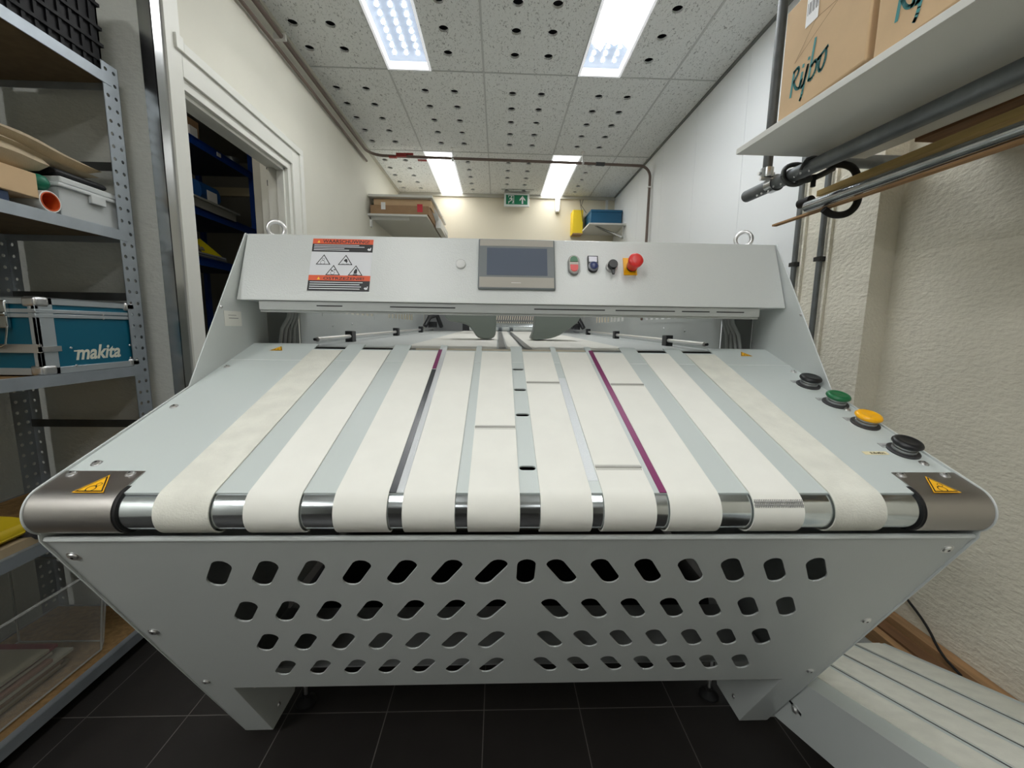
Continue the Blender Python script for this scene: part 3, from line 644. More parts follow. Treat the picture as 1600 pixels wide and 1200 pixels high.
lying('wooden_plank','narrow pale wooden plank nearest the small conveyor','plank',(1.385,1.52,.0),(1.385,.55,.0),.03,.125,wood,'planks on floor by right wall')
tag(MB().tube([(1.35,1.26,.06),(1.33,1.55,.06)],.028,16).cyl((1.35,1.255,.06),(1.351,1.27,.06),.031).build('pipe_offcut', mat('pipe_grey',(150,152,150),.5)),'grey pipe offcut on the floor behind the small conveyor','pipe')
tag(MB().stube([(1.499,1.50,.34),(1.499,1.35,.245),(1.485,1.24,.20),(1.452,1.16,.158),(1.43,1.08,.153)],.004,8).build('black_cable', blackr),'thin black cable hanging down right wall over the planks','cable')

# ================================================================== RIGHT SHELF, TUBES
SB = frame((0,1.5,1.802),(1,0,0),(0,-1,-.05))    # local v runs toward viewer
b = MB(); b.M = frame((0,1.5,1.802),(1,0,0),(0,-1,-.049),(0,-.049,1)); b.box((.824,0,0),(1.29,1.5,.018))
tag(b.build('shelf_board', whitem, bevel=.001),'white melamine shelf board under the cardboard boxes at upper right','shelf')
def bz(y): return 1.802-.049*(1.5-y)+.0185
def rijbo(y0,y1,h,lab):
    t = thing('cardboard_box', lab, 'box', (.98,(y0+y1)/2,bz((y0+y1)/2)), 'printed cartons on upper right shelf')
    a=.836; z0=bz(y1)+.001
    MB().box((a,y0,z0),(a+.38,y1,z0+h)).build('carton', card, t, bevel=.004)
    b = MB(); b.M = frame((a-.0008,(y0+y1)/2,z0),(0,-1,0),(0,0,1),(-1,0,0)); text(b,'Rijbo',.1,(-.03,.065),0,shear=.25,bold=-.004,width=.135,height=.085,align='CENTER') if False else None
    return t,z0,a
def script_word(b, ox, oy, s, z=0.0):
    # hand drawn brush word traced as strokes: R i j b o
    strokes = [[(0,-.05),(.10,.95)],[(.08,.9),(.35,1.0),(.42,.75),(.12,.5)],[(.12,.5),(.3,.12),(.55,.05),(.62,.35)],[(.50,.02),(.62,.62)],[(.64,.80),(.655,.90)],
               [(.62,.05),(.70,.0),(.80,.25),(.92,.75)],[(.92,.75),(.70,-.35),(.62,-.48)],[(.94,.92),(.95,1.0)],[(1.02,0.1),(1.22,1.55)],[(1.02,.1),(1.2,.02),(1.42,.3),(1.42,.6),(1.28,.68),(1.12,.55)],
               [(1.45,.62),(1.62,.68),(1.95,.82)],[(1.62,.68),(1.52,.35),(1.6,.08),(1.78,.12),(1.9,.5),(1.86,.78)]]
    for st in strokes:
        P = st
        for _ in range(2 if len(st)>2 else 0):
            Q=[P[0]]
            for i in range(len(P)-1):
                p,q=P[i],P[i+1]; Q+= [(p[0]*.75+q[0]*.25,p[1]*.75+q[1]*.25),(p[0]*.25+q[0]*.75,p[1]*.25+q[1]*.75)]
            P=Q+[P[-1]]
        wv=.125
        for i in range(len(P)-1):
            p=Vector(P[i]); q=Vector(P[i+1]); d=(q-p); 
            if d.length<1e-6: continue
            n=Vector((-d.y,d.x)).normalized()*wv/2; e=d.normalized()*.02
            pts=[p-e+n,q+e+n,q+e-n,p-e-n]; b.add([(ox+v.x*s,oy+v.y*s,z) for v in pts],[(3,2,1,0)])
tealink = mat('teal_ink',(38,132,132),.6)
for (y0,y1,h,lab,first) in ((1.005,1.305,.30,'printed brown cardboard box with shipping label at the shelf end by the upright tube',True),(.66,.985,.30,'printed brown cardboard box cut off by the right top corner of the picture',False)):
    t,z0,a = rijbo(y0,y1,h,lab)
    car = t.children[0]
    b = MB(); b.M = frame((a-.0009,y1,z0),(0,-1,0),(0,0,1),(-1,0,0)); script_word(b, .05, .052, .066); b.build('printed_logo', tealink, t, smooth=False)
    if first:
        b = MB(); b.M = frame((a-.0007,y1,z0),(0,-1,0),(0,0,1),(-1,0,0)); b.box((.085,.205,0),(.130,.301,.0006)); b.k=1
        for k in range(7): rects(b,[(.090+.006*k,.232,.092+.006*k+.0015*(k%2),.262)],.0009)
        b.build('shipping_label',[txt_w,ink],t,smooth=False)
        b = MB(); b.M = frame((a-.0009,y1,z0),(0,-1,0),(0,0,1),(-1,0,0))
        for (p,q) in (((.055,.135),(.125,.205)),((.125,.205),(.20,.200)),((.20,.200),(.055,.135))):
            p=Vector(p);q=Vector(q);n=Vector((-(q-p).y,(q-p).x)).normalized()*.0006; b.add([(*(p+n),0),(*(q+n),0),(*(q-n),0),(*(p-n),0)],[(0,1,2,3)])
        b.build('printed_arrow', mat('brown_ink',(120,88,60),.7), t, smooth=False)
tag(MB().tube([(1.016,1.62,1.785),(1.02,1.62,H-.001)],.0165,18).build('upright_tube', galvd),'dark vertical tube hanging from ceiling beside the cardboard box','tube')
ht = thing('scaffold_tube','thick grey steel tube running under the white shelf board','tube',(1.05,1.2,1.75))
MB().tube([(1.05,1.80,1.760),(1.05,.0,1.681)],.0235,24).build('tube', galv, ht)
MB().lathe([(.0225,0),(.0225,.001)],(1.05,1.8015,1.76),(0,1,0),20).build('end_plug', blackr, ht)
b = MB()
for k in range(9): y=1.70-.035*k; b.lathe([(.004,0),(.002,.006)],(1.035-.004*(k%2),y,1.735-.003*(k%3)),(-.4,0,-1),8)
b.build('rivets', zinc, ht)
cl_ = thing('tube_clamp','zinc tube clamp joining the vertical tube to the thick shelf tube','clamp',(1.03,1.62,1.77))
MB().cyl((1.05,1.605,1.752),(1.05,1.645,1.754),.030,20).build('clamp_ring', galvs, cl_)
MB().cyl((1.016,1.62,1.772),(1.016,1.62,1.806),.022,20).build('clamp_sleeve', galvs, cl_)
MB().cyl((.985,1.61,1.765),(1.035,1.61,1.765),.007,8).cyl((.990,1.63,1.79),(1.05,1.63,1.79),.007,8).build('clamp_bolt', zinc, cl_)
tag(MB().tube([(1.12,1.545,1.81),(1.51,1.545,1.81)],.023,20).build('cross_tube', galv),'short horizontal grey tube from right wall to the thick tube, beyond the board','tube')
hk = thing('tube_hook','black curved metal hook holding the bright tube and wood','hook',(1.2,1.46,1.7))
hp = [(1.10,1.515,1.765),(1.16,1.510,1.785),(1.225,1.505,1.785),(1.268,1.505,1.765),(1.285,1.505,1.70),(1.283,1.50,1.655),(1.262,1.50,1.622),(1.225,1.50,1.608),(1.185,1.50,1.612),(1.160,1.50,1.628)]
b = MB(); b.stube(hp,.012,14); b.build('hook_arm', blackr, hk)
MB().stube([(1.018,1.53,1.745),(1.022,1.53,1.775),(1.05,1.525,1.787),(1.085,1.52,1.782),(1.11,1.515,1.77),(1.10,1.515,1.735),(1.07,1.52,1.715),(1.035,1.525,1.718),(1.018,1.53,1.745)],.008,10).stube([(1.018,1.44,1.735),(1.025,1.43,1.765),(1.05,1.42,1.772),(1.08,1.42,1.76),(1.085,1.42,1.735)],.005,10).stube([(1.06,1.515,1.725),(1.10,1.51,1.728),(1.15,1.51,1.75),(1.19,1.515,1.772)],.010,10).build('strap', galvd, hk)
MB().cyl((1.115,1.505,1.745),(1.115,1.505,1.705),.008,8).build('hook_bolt', blackr, hk)
tb2 = thing('steel_tube','shiny galvanised steel tube resting in the hook at upper right','tube',(1.16,1.2,1.65))
MB().tube([(1.16,1.585,1.660),(1.165,.0,1.625)],.0185,24).build('tube', galvs, tb2)
MB().lathe([(.0155,0),(.0155,.001)],(1.16,1.587,1.66),(0,1,0),20).build('tube_bore', dark, tb2)
tag(MB().cyl((1.185,1.60,1.690),(1.185,1.66,1.692),.017,20).build('rubber_plug', blackr),'round black rubber end piece just beyond the bright tube','plug')
lying('wooden_plank','yellowish plank with knots lying just above the bright steel tube','plank',(1.222,1.56,1.690),(1.222,.0,1.672),.10,.020,woodl)
lying('wooden_board','wide brown wooden board above the plank under the shelf at upper right','board',(1.385,1.33,1.785),(1.385,.0,1.745),.18,.03,woodd)
lying('wooden_batten','thin tan wooden stick sticking out below the bright tube','batten',(1.182,1.80,1.640),(1.152,.0,1.592),.022,.008,wood)
# conduits on right wall
for (y,zt,lab) in ((1.955,H,'grey vertical conduit on right wall, farther of the two'),(1.80,H,'grey vertical conduit on right wall, nearer of the two')):
    t = thing('wall_conduit',lab,'conduit',(XR-.02,y,0),'wall conduits')
    MB().cyl((XR-.016,y,0),(XR-.016,y,zt-.002),.0115,18).build('pipe', galv, t)
    for z in (.9,1.50) : MB().box((XR-.03,y-.018,z),(XR+.006,y+.018,z+.018)).build('clip', black, t)
    MB().box((XR-.006,y-.034,0),(XR+.006,y-.022,zt-.002)).build('trunking', plaster, t)
# pipe along ceiling
cp = thing('ceiling_pipe','brown heating pipe running along left wall, across the ceiling and down right wall','pipe',(0,3.97,2.7))
bend = lambda c,r,a0,a1,pl: [ (c[0]+r*math.cos(a),c[1]+r*math.sin(a),c[2]) if pl=='xy' else (c[0]+r*math.cos(a),c[1],c[2]+r*math.sin(a)) for a in [a0+(a1-a0)*i/8 for i in range(9)]]
pipem = mat('pipe_brown',(112,96,88),.5,var=.15,vscale=5)
pts = [(-1.17,1.7,2.715),(-1.17,3.82,2.715)] + bend((-1.03,3.83,2.715),.14,PI,PI/2,'xy') + [(.70,3.97,2.70),(1.29,3.972,2.692)] + bend((1.29,3.972,2.592),.10,PI/2,0,'xz') + [(1.385,3.972,.9)]
MB().tube(pts,.012,12).build('pipe', pipem, cp)
MB().tube([(XL+.02,1.7,2.66),(XL+.02,3.95,2.66)],.009,10).build('thin_pipe', pipem, cp)
for x in (-.427,.759): MB().cyl((x,3.97,2.69),(x,3.97,H),.004,8).cyl((x,3.97,H-.006),(x,3.97,H),.018,14).cyl((x-.01,3.97,2.7),(x+.01,3.97,2.7),.017,14).build('hanger', zinc, cp)
MB().cyl((.88,3.97,2.697),(.96,3.97,2.696),.017,14).build('coupling', galvd, cp)
MB().box((-1.00,3.955,2.70),(-.93,3.985,2.712)).box((-.93,3.945,2.705),(-.84,3.962,2.735)).box((-.86,3.96,2.725),(-.78,3.972,2.742)).box((-.74,3.96,2.680),(-.66,3.98,2.69)).build('valve', mat('valve_red',(150,44,40),.5), cp)
for y in (2.45,): MB().box((XL,y,2.70),(-1.15,y+.02,2.73)).build('clip', whitep, cp)
for z in (2.50,): MB().box((1.37,3.955,z),(XR,3.985,z+.012)).build('clip', whitep, cp)

# ================================================================== FAR END
t = thing('exit_sign','green and white emergency exit sign with running figure and upward arrow','sign',(.205,5.1,2.7))
sx0,sx1,sz0,sz1 = .055,.355,2.632,2.783
MB().box((sx0,5.12,sz0),(sx1,5.16,sz1)).build('housing', mat('sign_white',(226,230,226),.4), t, bevel=.004)
b = MB(); b.M = frame((sx0,5.1195,sz0),(1,0,0),(0,0,1)); w_=sx1-sx0; h_=sz1-sz0; g_=.022
b.box((g_,g_,0),(w_-g_,h_-g_,.0006)); b.build('green_face', signgreen, t)
b = MB(); b.M = frame((sx0,5.1185,sz0),(1,0,0),(0,0,1))
ax=.218; flat(b,[(ax-.009,.030),(ax+.009,.030),(ax+.009,.085),(ax+.034,.062),(ax+.034,.080),(ax,.122),(ax-.034,.080),(ax-.034,.062),(ax-.009,.085)],0)
b.build('arrow', txt_w, t, smooth=False); b = MB(); b.M = frame((sx0,5.1185,sz0),(1,0,0),(0,0,1))
rects(b,[(.050,.028,.055,.060),(.050,.118,.118,.124),(.112,.028,.118,.124),(.05,.100,.055,.124)],0)
flat(b,disc(.088,.108,.009,14),0)
for P in ([(.072,.098),(.094,.096),(.098,.070),(.082,.066)],[(.072,.098),(.058,.082),(.063,.077),(.078,.090)],[(.092,.094),(.108,.084),(.106,.078),(.092,.086)],[(.082,.070),(.062,.060),(.050,.042),(.057,.038),(.069,.054),(.090,.062)],[(.096,.070),(.104,.052),(.092,.034),(.099,.030),(.113,.052),(.100,.074)]): flat(b,P,.0002)
b.build('pictogram', txt_w, t, smooth=False)
tag(MB().box((.677,5.19,2.62),(.735,YF,2.775)).box((.682,5.185,2.60),(.728,YF,2.62)).build('motion_sensor', whitep, bevel=.006),'small white sensor box on far wall under the right light','sensor')
# left far shelf
t = thing('wall_shelf','light grey shelf carrying flat boxes high on left wall at far end','shelf',(-.95,4.6,2.2))
MB().box((XL,3.99,2.205),(-.67,YF,2.222)).build('board', whitem, t)
MB().box((XL,4.05,2.12),(XL+.015,4.09,2.205)).box((XL,4.05,2.185),(-.85,4.08,2.205)).build('bracket', whitep, t)
tag(MB().box((XL+.01,3.99,2.372),(-.62,5.0,2.392)).build('foam_board', whitem),'flat white board lying on top of the flat cardboard boxes','panel')
def fbox(x0,y0,z0,x1,y1,z1,lab,mt,extra=None):
    t = thing('cardboard_box',lab,'box',((x0+x1)/2,(y0+y1)/2,z0),'flat boxes on far left shelf'); MB().box((x0,y0,z0),(x1,y1,z1)).build('carton', mt, t, bevel=.002)
    if extra: extra(t)
    return t
def ex(t):
    MB().box((-.76,3.999,2.245),(-.71,4.0,2.315)).build('red_label', mat('label_red',(200,40,56),.5), t); MB().box((-1.09,3.999,2.262),(-1.05,4.0,2.325)).build('white_label', txt_w, t)
fbox(-1.19,4.0,2.2225,-.655,5.15,2.300,'flat brown carton with red label, lower of the flat boxes on far left shelf',cardd,ex)
fbox(-1.17,4.05,2.301,-.64,5.1,2.37,'flat brown carton under the white board on far left shelf',card)
tag(MB().add([(-.655,4.06,2.36),(-.62,4.35,2.33),(-.60,4.6,2.24),(-.58,4.9,2.20),(-.645,4.9,2.18),(-.652,4.5,2.25),(-.652,4.2,2.30)],[(0,1,2,3,4,5,6)]).box((-.65,4.4,2.20),(-.60,5.0,2.29)).build('foam_wrap', whitep),'crumpled white packing foam hanging at side of flat boxes','packing')
# right far shelf
t = thing('wall_shelf','white board shelf with cut corner on right wall at far end','shelf',(1.2,4.95,2.35))
MB().prism([(1.0,4.72),(XR,4.72),(XR,YF),(.99,YF)],2.35,2.368,'z').build('board', whitem, t)
MB().box((XR-.02,4.80,2.22),(XR,4.84,2.35)).prism([(XR-.02,2.25),(XR,2.22),(XR-.30,2.35),(XR-.34,2.35)],4.80,4.82,'y').build('bracket', whitep, t)
tag(MB().box((1.045,4.86,2.369),(1.40,5.20,2.53)).box((1.04,4.85,2.52),(1.405,5.21,2.545)).build('storage_crate', mat('crate_blue',(28,92,128),.45), bevel=.004),'blue plastic crate on far right wall shelf','crate')
t = thing('yellow_box','yellow box hanging on far wall beside the blue crate','box',(.95,5.15,2.3)); MB().box((.875,5.08,2.325),(1.0,YF,2.60)).build('case', mat('box_yellow',(240,206,32),.5), t, bevel=.005)
MB().box((.88,5.079,2.32),(.995,5.20,2.335)).build('base', cardd, t)
b = MB(); b.tube([(.98,YF-.006,2.78),(1.0,YF-.02,2.65),(.97,YF-.18,2.6),(.99,5.06,2.46)],.003,6).tube([(1.03,YF-.006,2.78),(1.0,YF-.02,2.69),(1.06,YF-.04,2.6)],.003,6); tag(b.build('loose_wire', galvd),'loose thin wires dangling above the yellow box','wire')
tag(MB().box((1.30,YF-.02,2.55),(1.33,YF,2.76)).build('cable_trunking', whitep),'short white cable trunking in far right corner','trunking')

# ================================================================== LEFT RACK
rk = thing('shelving_unit','galvanised boltless shelving unit with five shelves in the left niche','shelving unit',(-1.52,1.03,0))
RX0,RX1,RY0,RY1 = -1.745,-1.302,.52,1.565
SZ = [1.99,1.49,1.02,.545,.055]
for (x,y,sx) in ((RX1,RY1,-1),(RX1,RY0,-1),(RX0,RY1,1),(RX0,RY0,1)):
    b = MB(); dy = -1 if y==RY1 else 1; n=int(2.06/.04)
    b.M = frame((x,0,0),(0,1,0),(0,0,1))
    for q in (0,1):
        ya,yb = sorted((y+dy*.029*q,y+dy*.029*(q+1)))
        for k in range(n):
            z=.0+.04*k; b.cell((ya,z,yb,z+.04), disc((ya+yb)/2,z+.02,.0062,8), N=8, depth=.0018)
    b.M = frame((0,y,0),(1,0,0),(0,0,1)); xa_,xb_ = sorted((x,x+sx*.036))
    for k in range(n):
        z=.04*k; b.cell((xa_,z,xb_,z+.04), disc((xa_+xb_)/2,z+.02,.0058,8), N=8, depth=.0018)
    b.build('upright', rackm, rk, smooth=False)
for z in SZ:
    b = MB(); b.box((RX1-.002,RY0+.03,z-.017),(RX1+.002,RY1-.03,z+.017)).box((RX1-.022,RY0+.03,z+.012),(RX1,RY1-.03,z+.017)).box((RX0,RY0,z-.017),(RX0+.003,RY1,z+.017)).box((RX0,RY1-.006,z-.017),(RX1-.004,RY1-.003,z+.017)).box((RX0,RY0,z-.017),(RX1,RY0+.003,z+.017))
    sh = b.build('shelf', rackm, rk)
    MB().box((RX0+.004,RY0+.004,z+.004),(RX1-.023,RY1-.008,z+.013)).build('shelf_board', chips if z<1.2 else chipd, sh)
for z in (1.715,1.27,.80): MB().box((RX0,RY1-.004,z),(RX1-.004,RY1,z+.028)).build('cross_bar', galvd, rk)
def top(z): return z+.0135
# black crate on top
ct = thing('storage_crate','black ribbed plastic crate on the top shelf of the rack','crate',(-1.46,1.36,top(1.99)))
z0=top(1.99)+.004; b = MB(); x0,x1,y0,y1 = -1.63,-1.318,1.02,1.53; hh=.24
b.box((x0,y0,z0),(x1,y1,z0+.012))
for (a,c) in (((x0,y0),(x1,y0+.006)),((x0,y1-.006),(x1,y1)),((x0,y0),(x0+.006,y1)),((x1-.006,y0),(x1,y1))): b.box((*a,z0),(*c,z0+hh))
for zz in (z0+.03,z0+.08,z0+.13,z0+.20,z0+hh-.012): b.box((x0-.006,y0-.006,zz),(x1+.008,y1+.004,zz+.01))
k=y0
while k<y1: b.box((x1-.002,k,z0),(x1+.005,k+.010,z0+hh)); k+=.034
b.box((x0+.01,y0+.01,z0+.01),(x1-.008,y1-.008,z0+hh-.02)); b.build('crate_body', mat('crate_black',(9,9,13),.6,spec=.25), ct)
tag(MB().box((-1.62,.80,z0),(-1.315,1.0,z0+.06)).box((-1.60,.82,z0+.06),(-1.33,.98,z0+.075)).build('clear_tray', mat('tray_clear',(190,194,196),.15,clear=True,alpha=.45)),'clear plastic tray on the top shelf in front of the black crate','tray')
# second shelf
z1 = top(1.49)+.004
bx = thing('cardboard_box','open light brown cardboard box at front of second rack shelf','box',(-1.42,1.12,z1+.03))
MB().box((-1.54,.86,z1+.030),(-1.31,1.272,z1+.097)).build('carton', card, bx, bevel=.002)
tag(MB().box((-1.53,.88,z1),(-1.318,1.205,z1+.029)).build('blue_folder', mat('folder_blue',(30,52,84),.5), bevel=.003),'dark blue folder stack under the light cardboard box on rack','folder')
tag(MB().lathe([(.010,-.021),(.020,-.016),(.0255,-.006),(.026,0),(.0255,.006),(.020,.016),(.010,.021)],(-1.340,1.300,z1+.084),(0,0,1),24).build('green_ball', mat('ball_green',(18,110,84),.4)),'shiny green rounded object behind the light cardboard box','ball')
rl = thing('plastic_roll','white plastic pipe piece with orange inside lying on second rack shelf','pipe',(-1.36,1.3,z1+.03))
a=Vector((-1.47,1.303,z1+.031)); c=Vector((-1.312,1.303,z1+.031)); d=(c-a); Lr=d.length
MB().lathe([(.0300,0),(.0300,Lr),(.0265,Lr),(.0265,Lr-.06)],a,d,28,cap=False).build('outer_sleeve', whitep, rl)
MB().lathe([(.0265,0),(.0265,Lr+.001),(.0235,Lr+.001),(.0235,.02),(.0,.02)],a,d,28,cap=False).build('orange_lining', mat('lining_orange',(206,84,34),.5), rl)
clr = mat('frosted_clear',(226,230,230),.25,clear=True,alpha=.55)
for k in range(2):
    pass
sb = thing('storage_box','clear plastic storage box with white lid at far end of second rack shelf','storage box',(-1.45,1.43,z1))
b = MB(); x0,x1,y0,y1=-1.60,-1.318,1.335,1.538
for (p,q) in (((x0,y0,z1),(x1,y1,z1+.003)),((x0,y0,z1),(x1,y0+.003,z1+.085)),((x0,y1-.003,z1),(x1,y1,z1+.085)),((x0,y0,z1),(x0+.003,y1,z1+.085)),((x1-.003,y0,z1),(x1,y1,z1+.085))): b.box(p,q)
b.build('box_body', clr, sb)
MB().box((x0+.02,y0+.02,z1+.004),(x1-.02,y1-.02,z1+.04)).build('contents', mat('contents_white',(196,194,186),.8), sb)
MB().box((x0-.006,y0-.006,z1+.085),(x1+.010,y1+.004,z1+.096)).build('lid', mat('lid_white',(206,210,210),.35), sb, bevel=.003)
MB().box((x1+.001,y0+.09,z1+.062),(x1+.012,y0+.14,z1+.09)).build('latch', MATS['lid_white'], sb, bevel=.002)
sb2 = thing('spare_lid','white plastic lid of a second box, stacked on the clear storage box','lid',(-1.45,1.43,z1+.097))  # lid of a second box, lying flat on the clear one
MB().box((x0-.004,y0+.004,z1+.097),(x1+.006,y1+.002,z1+.116)).build('tray_body', MATS['lid_white'], sb2, bevel=.004)
tag(MB().prism(smoothpoly([(-1.56,z1+.117),(-1.325,z1+.117),(-1.318,z1+.132),(-1.34,z1+.145),(-1.55,z1+.148)],2),1.34,1.50,'y').build('black_bag', mat('bag_black',(16,16,20),.5), bevel=.008, seg=3),'black soft bag between white lids and brown sacks','bag')
burl = mat('burlap',(190,174,146),.95,bump=.5,bscale=300,bdist=.001,var=.08,vscale=25)
def sack(name,lab,x0,x1,y0,y1,z0,h,ph,tilt=0.0):
    nx,ny=14,22; vs=[];fs=[]
    for j in range(ny+1):
        for i in range(nx+1):
            u=i/nx; v=j/ny; e=min(u,1-u,v,1-v); 
            prof=math.sqrt(max(0,1-(1-min(1,e*5))**2))
            wob=.006*math.sin(9*u+ph)+.006*math.sin(7*v+ph*1.7)
            vs.append((x0+(x1-x0)*u+.008*math.sin(11*v+ph), y0+(y1-y0)*v+.006*math.sin(8*u+ph), z0+h*(.5+.5*prof)+wob*prof+tilt*(v-.5)))
    n=len(vs)
    for j in range(ny+1):
        for i in range(nx+1):
            u=i/nx; v=j/ny; e=min(u,1-u,v,1-v); prof=math.sqrt(max(0,1-(1-min(1,e*5))**2)); q=vs[j*(nx+1)+i]; vs.append((q[0],q[1],z0+h*(.5-.5*prof)+tilt*(v-.5)))
    for j in range(ny):
        for i in range(nx):
            a=j*(nx+1)+i; fs.append((a,a+1,a+nx+2,a+nx+1)); fs.append((n+a,n+a+nx+1,n+a+nx+2,n+a+1))
    for i in range(nx): fs.append((i,n+i,n+i+1,i+1)); a=ny*(nx+1)+i; fs.append((a,a+1,n+a+1,n+a))
    for j in range(ny): a=j*(nx+1); fs.append((a,a+nx+1,n+a+nx+1,n+a)); a+=nx; fs.append((a,n+a,n+a+nx+1,a+nx+1))
    return tag(MB().add(vs,fs).build(name, burl, angle=80), lab, 'cloth', 'folded cloths on the rack')
sack('folded_cloth','thick folded beige cloth lying directly on the light cardboard box',-1.56,-1.315,.98,1.320,z1+.106,.062,.3,.0)
sack('folded_cloth','long folded beige cloth on top of the pile, reaching toward far upright',-1.60,-1.322,1.0,1.49,z1+.172,.042,1.9,-.03)
sack('folded_cloth','thin creased beige cloth under the topmost cloth on the rack',-1.58,-1.318,1.06,1.47,z1+.150,.026,3.1,-.022)
# tool case
z2 = top(1.02)+.004
tc_ = thing('tool_case','teal and aluminium tool case with latches on third rack shelf','tool case',(-1.47,1.37,z2))
x0,x1,y0,y1 = -1.66,-1.305,1.215,1.535; h=.222
dz = 0
MB().box((x0+.004,y0+.004,z2+.004),(x1-.004,y1-.004,z2+h-.004)).build('panel', teal, tc_)
e_=.020
b = MB()
for zz in (z2,z2+h-e_): 
    b.box((x0,y0,zz),(x1,y0+e_*.5,zz+e_)).box((x0,y1-e_*.5,zz),(x1,y1,zz+e_)).box((x0,y0,zz),(x0+e_*.5,y1,zz+e_)).box((x1-e_*.5,y0,zz),(x1,y1,zz+e_))
b.box((x0,y0,z2+h-.004),(x1,y1,z2+h))
for zz in (z2+h*.74,z2+h*.80): b.box((x0-.001,y0-.001,zz),(x1+.001,y1+.001,zz+.011))
for (px,py) in ((x0,y0),(x1-e_,y0),(x0,y1-.010),(x1-e_,y1-.010)): b.box((px,py,z2),(px+e_,py+.010,z2+h))
b.box((x1-.010,y0,z2),(x1,y0+.048,z2+h)).box((x1-.010,y1-.016,z2),(x1,y1,z2+h))
b.build('edge_profile', alu, tc_, bevel=.001, seg=1)
for py in (y0,y1):
    for zz in (z2,z2+h):
        s=1 if zz==z2 else -1; q=1 if py==y0 else -1
        MB().box((x1-.036,min(py-q*.002,py+q*.04),min(zz-s*.002,zz+s*.028)),(x1+.003,max(py-q*.002,py+q*.04),max(zz-s*.002,zz+s*.028))).build('corner_guard', zinc, tc_, bevel=.008, seg=3)
for (yy,zz) in ((y0+.095,z2+.02),(y0+.085,z2+.075),(y1-.035,z2+.03),(y1-.033,z2+.075),(y0+.2,z2+.166),(y0+.2,z2+.179)): MB().lathe([(.004,0),(.003,.0018)],(x1+.0002,yy,zz),(1,0,0),10).build('rivet', zinc, tc_)
for xx in (x1-.085,x1-.27):
    MB().box((xx-.018,y0-.012,z2+h*.60),(xx+.018,y0,z2+h*.95)).cyl((xx-.02,y0-.012,z2+h*.78),(xx+.02,y0-.012,z2+h*.78),.006,12).build('latch', chrome, tc_, bevel=.003)
    MB().tube([(xx-.016,y0-.010,z2+h*.62),(xx-.016,y0-.020,z2+h*.40),(xx,y0-.022,z2+h*.36),(xx+.016,y0-.020,z2+h*.40),(xx+.016,y0-.010,z2+h*.62)],.0028,10).build('latch_wire', chrome, tc_)
MB().box((x0+.02,y0-.003,z2+h*.29),(x1+.004,y0+.002,z2+h*.40)).box((x1-.002,y0-.003,z2+h*.30),(x1+.004,y0+.055,z2+h*.37)).build('band', zinc, tc_)
MB().tube([(x0+.12,y0-.004,z2+.09),(x0+.12,y0-.03,z2+.08),(x0+.24,y0-.03,z2+.08),(x0+.24,y0-.004,z2+.09)],.008,10).build('handle', black, tc_)
b = MB(); b.M = frame((x1-.0035,y0+.100,z2+.038),(0,1,0),(0,0,1)); text(b,'makita',.05,(0,0),0,shear=.28,bold=.028,width=.152,height=.044); b.M=frame((x1-.0034,y0+.100,z2+.038),(0,1,0),(0,0,1)); rects(b,[(-.004,.0245,.020,.029),(.130,.0,.152,.0045)],.0002)
b.build('brand_lettering', mat('letter_cream',(214,214,196),.5), tc_, smooth=False)
# fourth shelf things
z3 = top(.545)+.004
tag(MB().prism(smoothpoly([(-1.60,z3+.025),(-1.33,z3+.025),(-1.32,z3+.05),(-1.34,z3+.075),(-1.58,z3+.08)],2),.86,1.16,'y').build('yellow_bag', mat('bag_yellow',(196,170,20),.5), bevel=.01, seg=3),'yellow soft object on fourth rack shelf behind machine corner','bag')
tag(MB().box((-1.60,.92,z3),(-1.315,1.17,z3+.024)).build('paper_stack', mat('old_paper',(170,152,122),.8)),'brownish paper stack under the yellow object on the rack','paper')
rr = thing('tape_roll','dark grey crumpled wrap roll on the fourth rack shelf edge','roll',(-1.32,1.15,z3))
b = MB(); b.lathe([(.030,0),(.036,.01),(.038,.04),(.033,.07),(.020,.08)],(-1.365,1.155,z3+.038),(1,.35,0),18); b.build('wrap', mat('wrap_grey',(64,64,70),.5,bump=1.0,bscale=90,bdist=.006), rr)
# bottom shelf
z4 = top(.055)+.004
pc = mat('thin_clear',(205,205,200),.12,clear=True,alpha=.16); pce = mat('clear_edge',(200,200,196),.2,clear=True,alpha=.42)
cb = thing('clear_crate','large clear plastic crate holding papers on lowest rack shelf','storage box',(-1.5,1.1,z4))
x0,x1,y0,y1=-1.70,-1.335,.66,1.39; hh=.30
b=MB()
def wallq(*p): b.quad(*p)
fx=.0
B0=[(x0+.03,y0+.03),(x1-.05,y0+.03),(x1-.02,y0+.06),(x1-.02,y1-.07),(x1-.05,y1-.03),(x0+.03,y1-.03)]; T0_=[(x0,y0),(x1-.02,y0),(x1,y0+.03),(x1,y1-.05),(x1-.03,y1),(x0,y1)]
n=len(B0)
b.add([(p[0],p[1],z4+.002) for p in B0]+[(p[0],p[1],z4+hh) for p in T0_],[tuple(range(n))]+[(i,(i+1)%n,n+(i+1)%n,n+i) for i in range(n)]); b.build('crate_shell', pc, cb, smooth=False)
b=MB()
for i in range(n):
    b.tube([(*B0[i],z4+.004),(*T0_[i],z4+hh)],.003,6); b.tube([(*B0[i],z4+.004),(*B0[(i+1)%n],z4+.004)],.003,6); b.tube([(*T0_[i],z4+hh),(*T0_[(i+1)%n],z4+hh)],.004,6)
b.build('crate_edges', pce, cb)
cols=[(150,140,118),(176,170,150),(120,100,80),(160,156,140),(140,112,96),(184,178,160),(120,44,50),(150,144,124)]
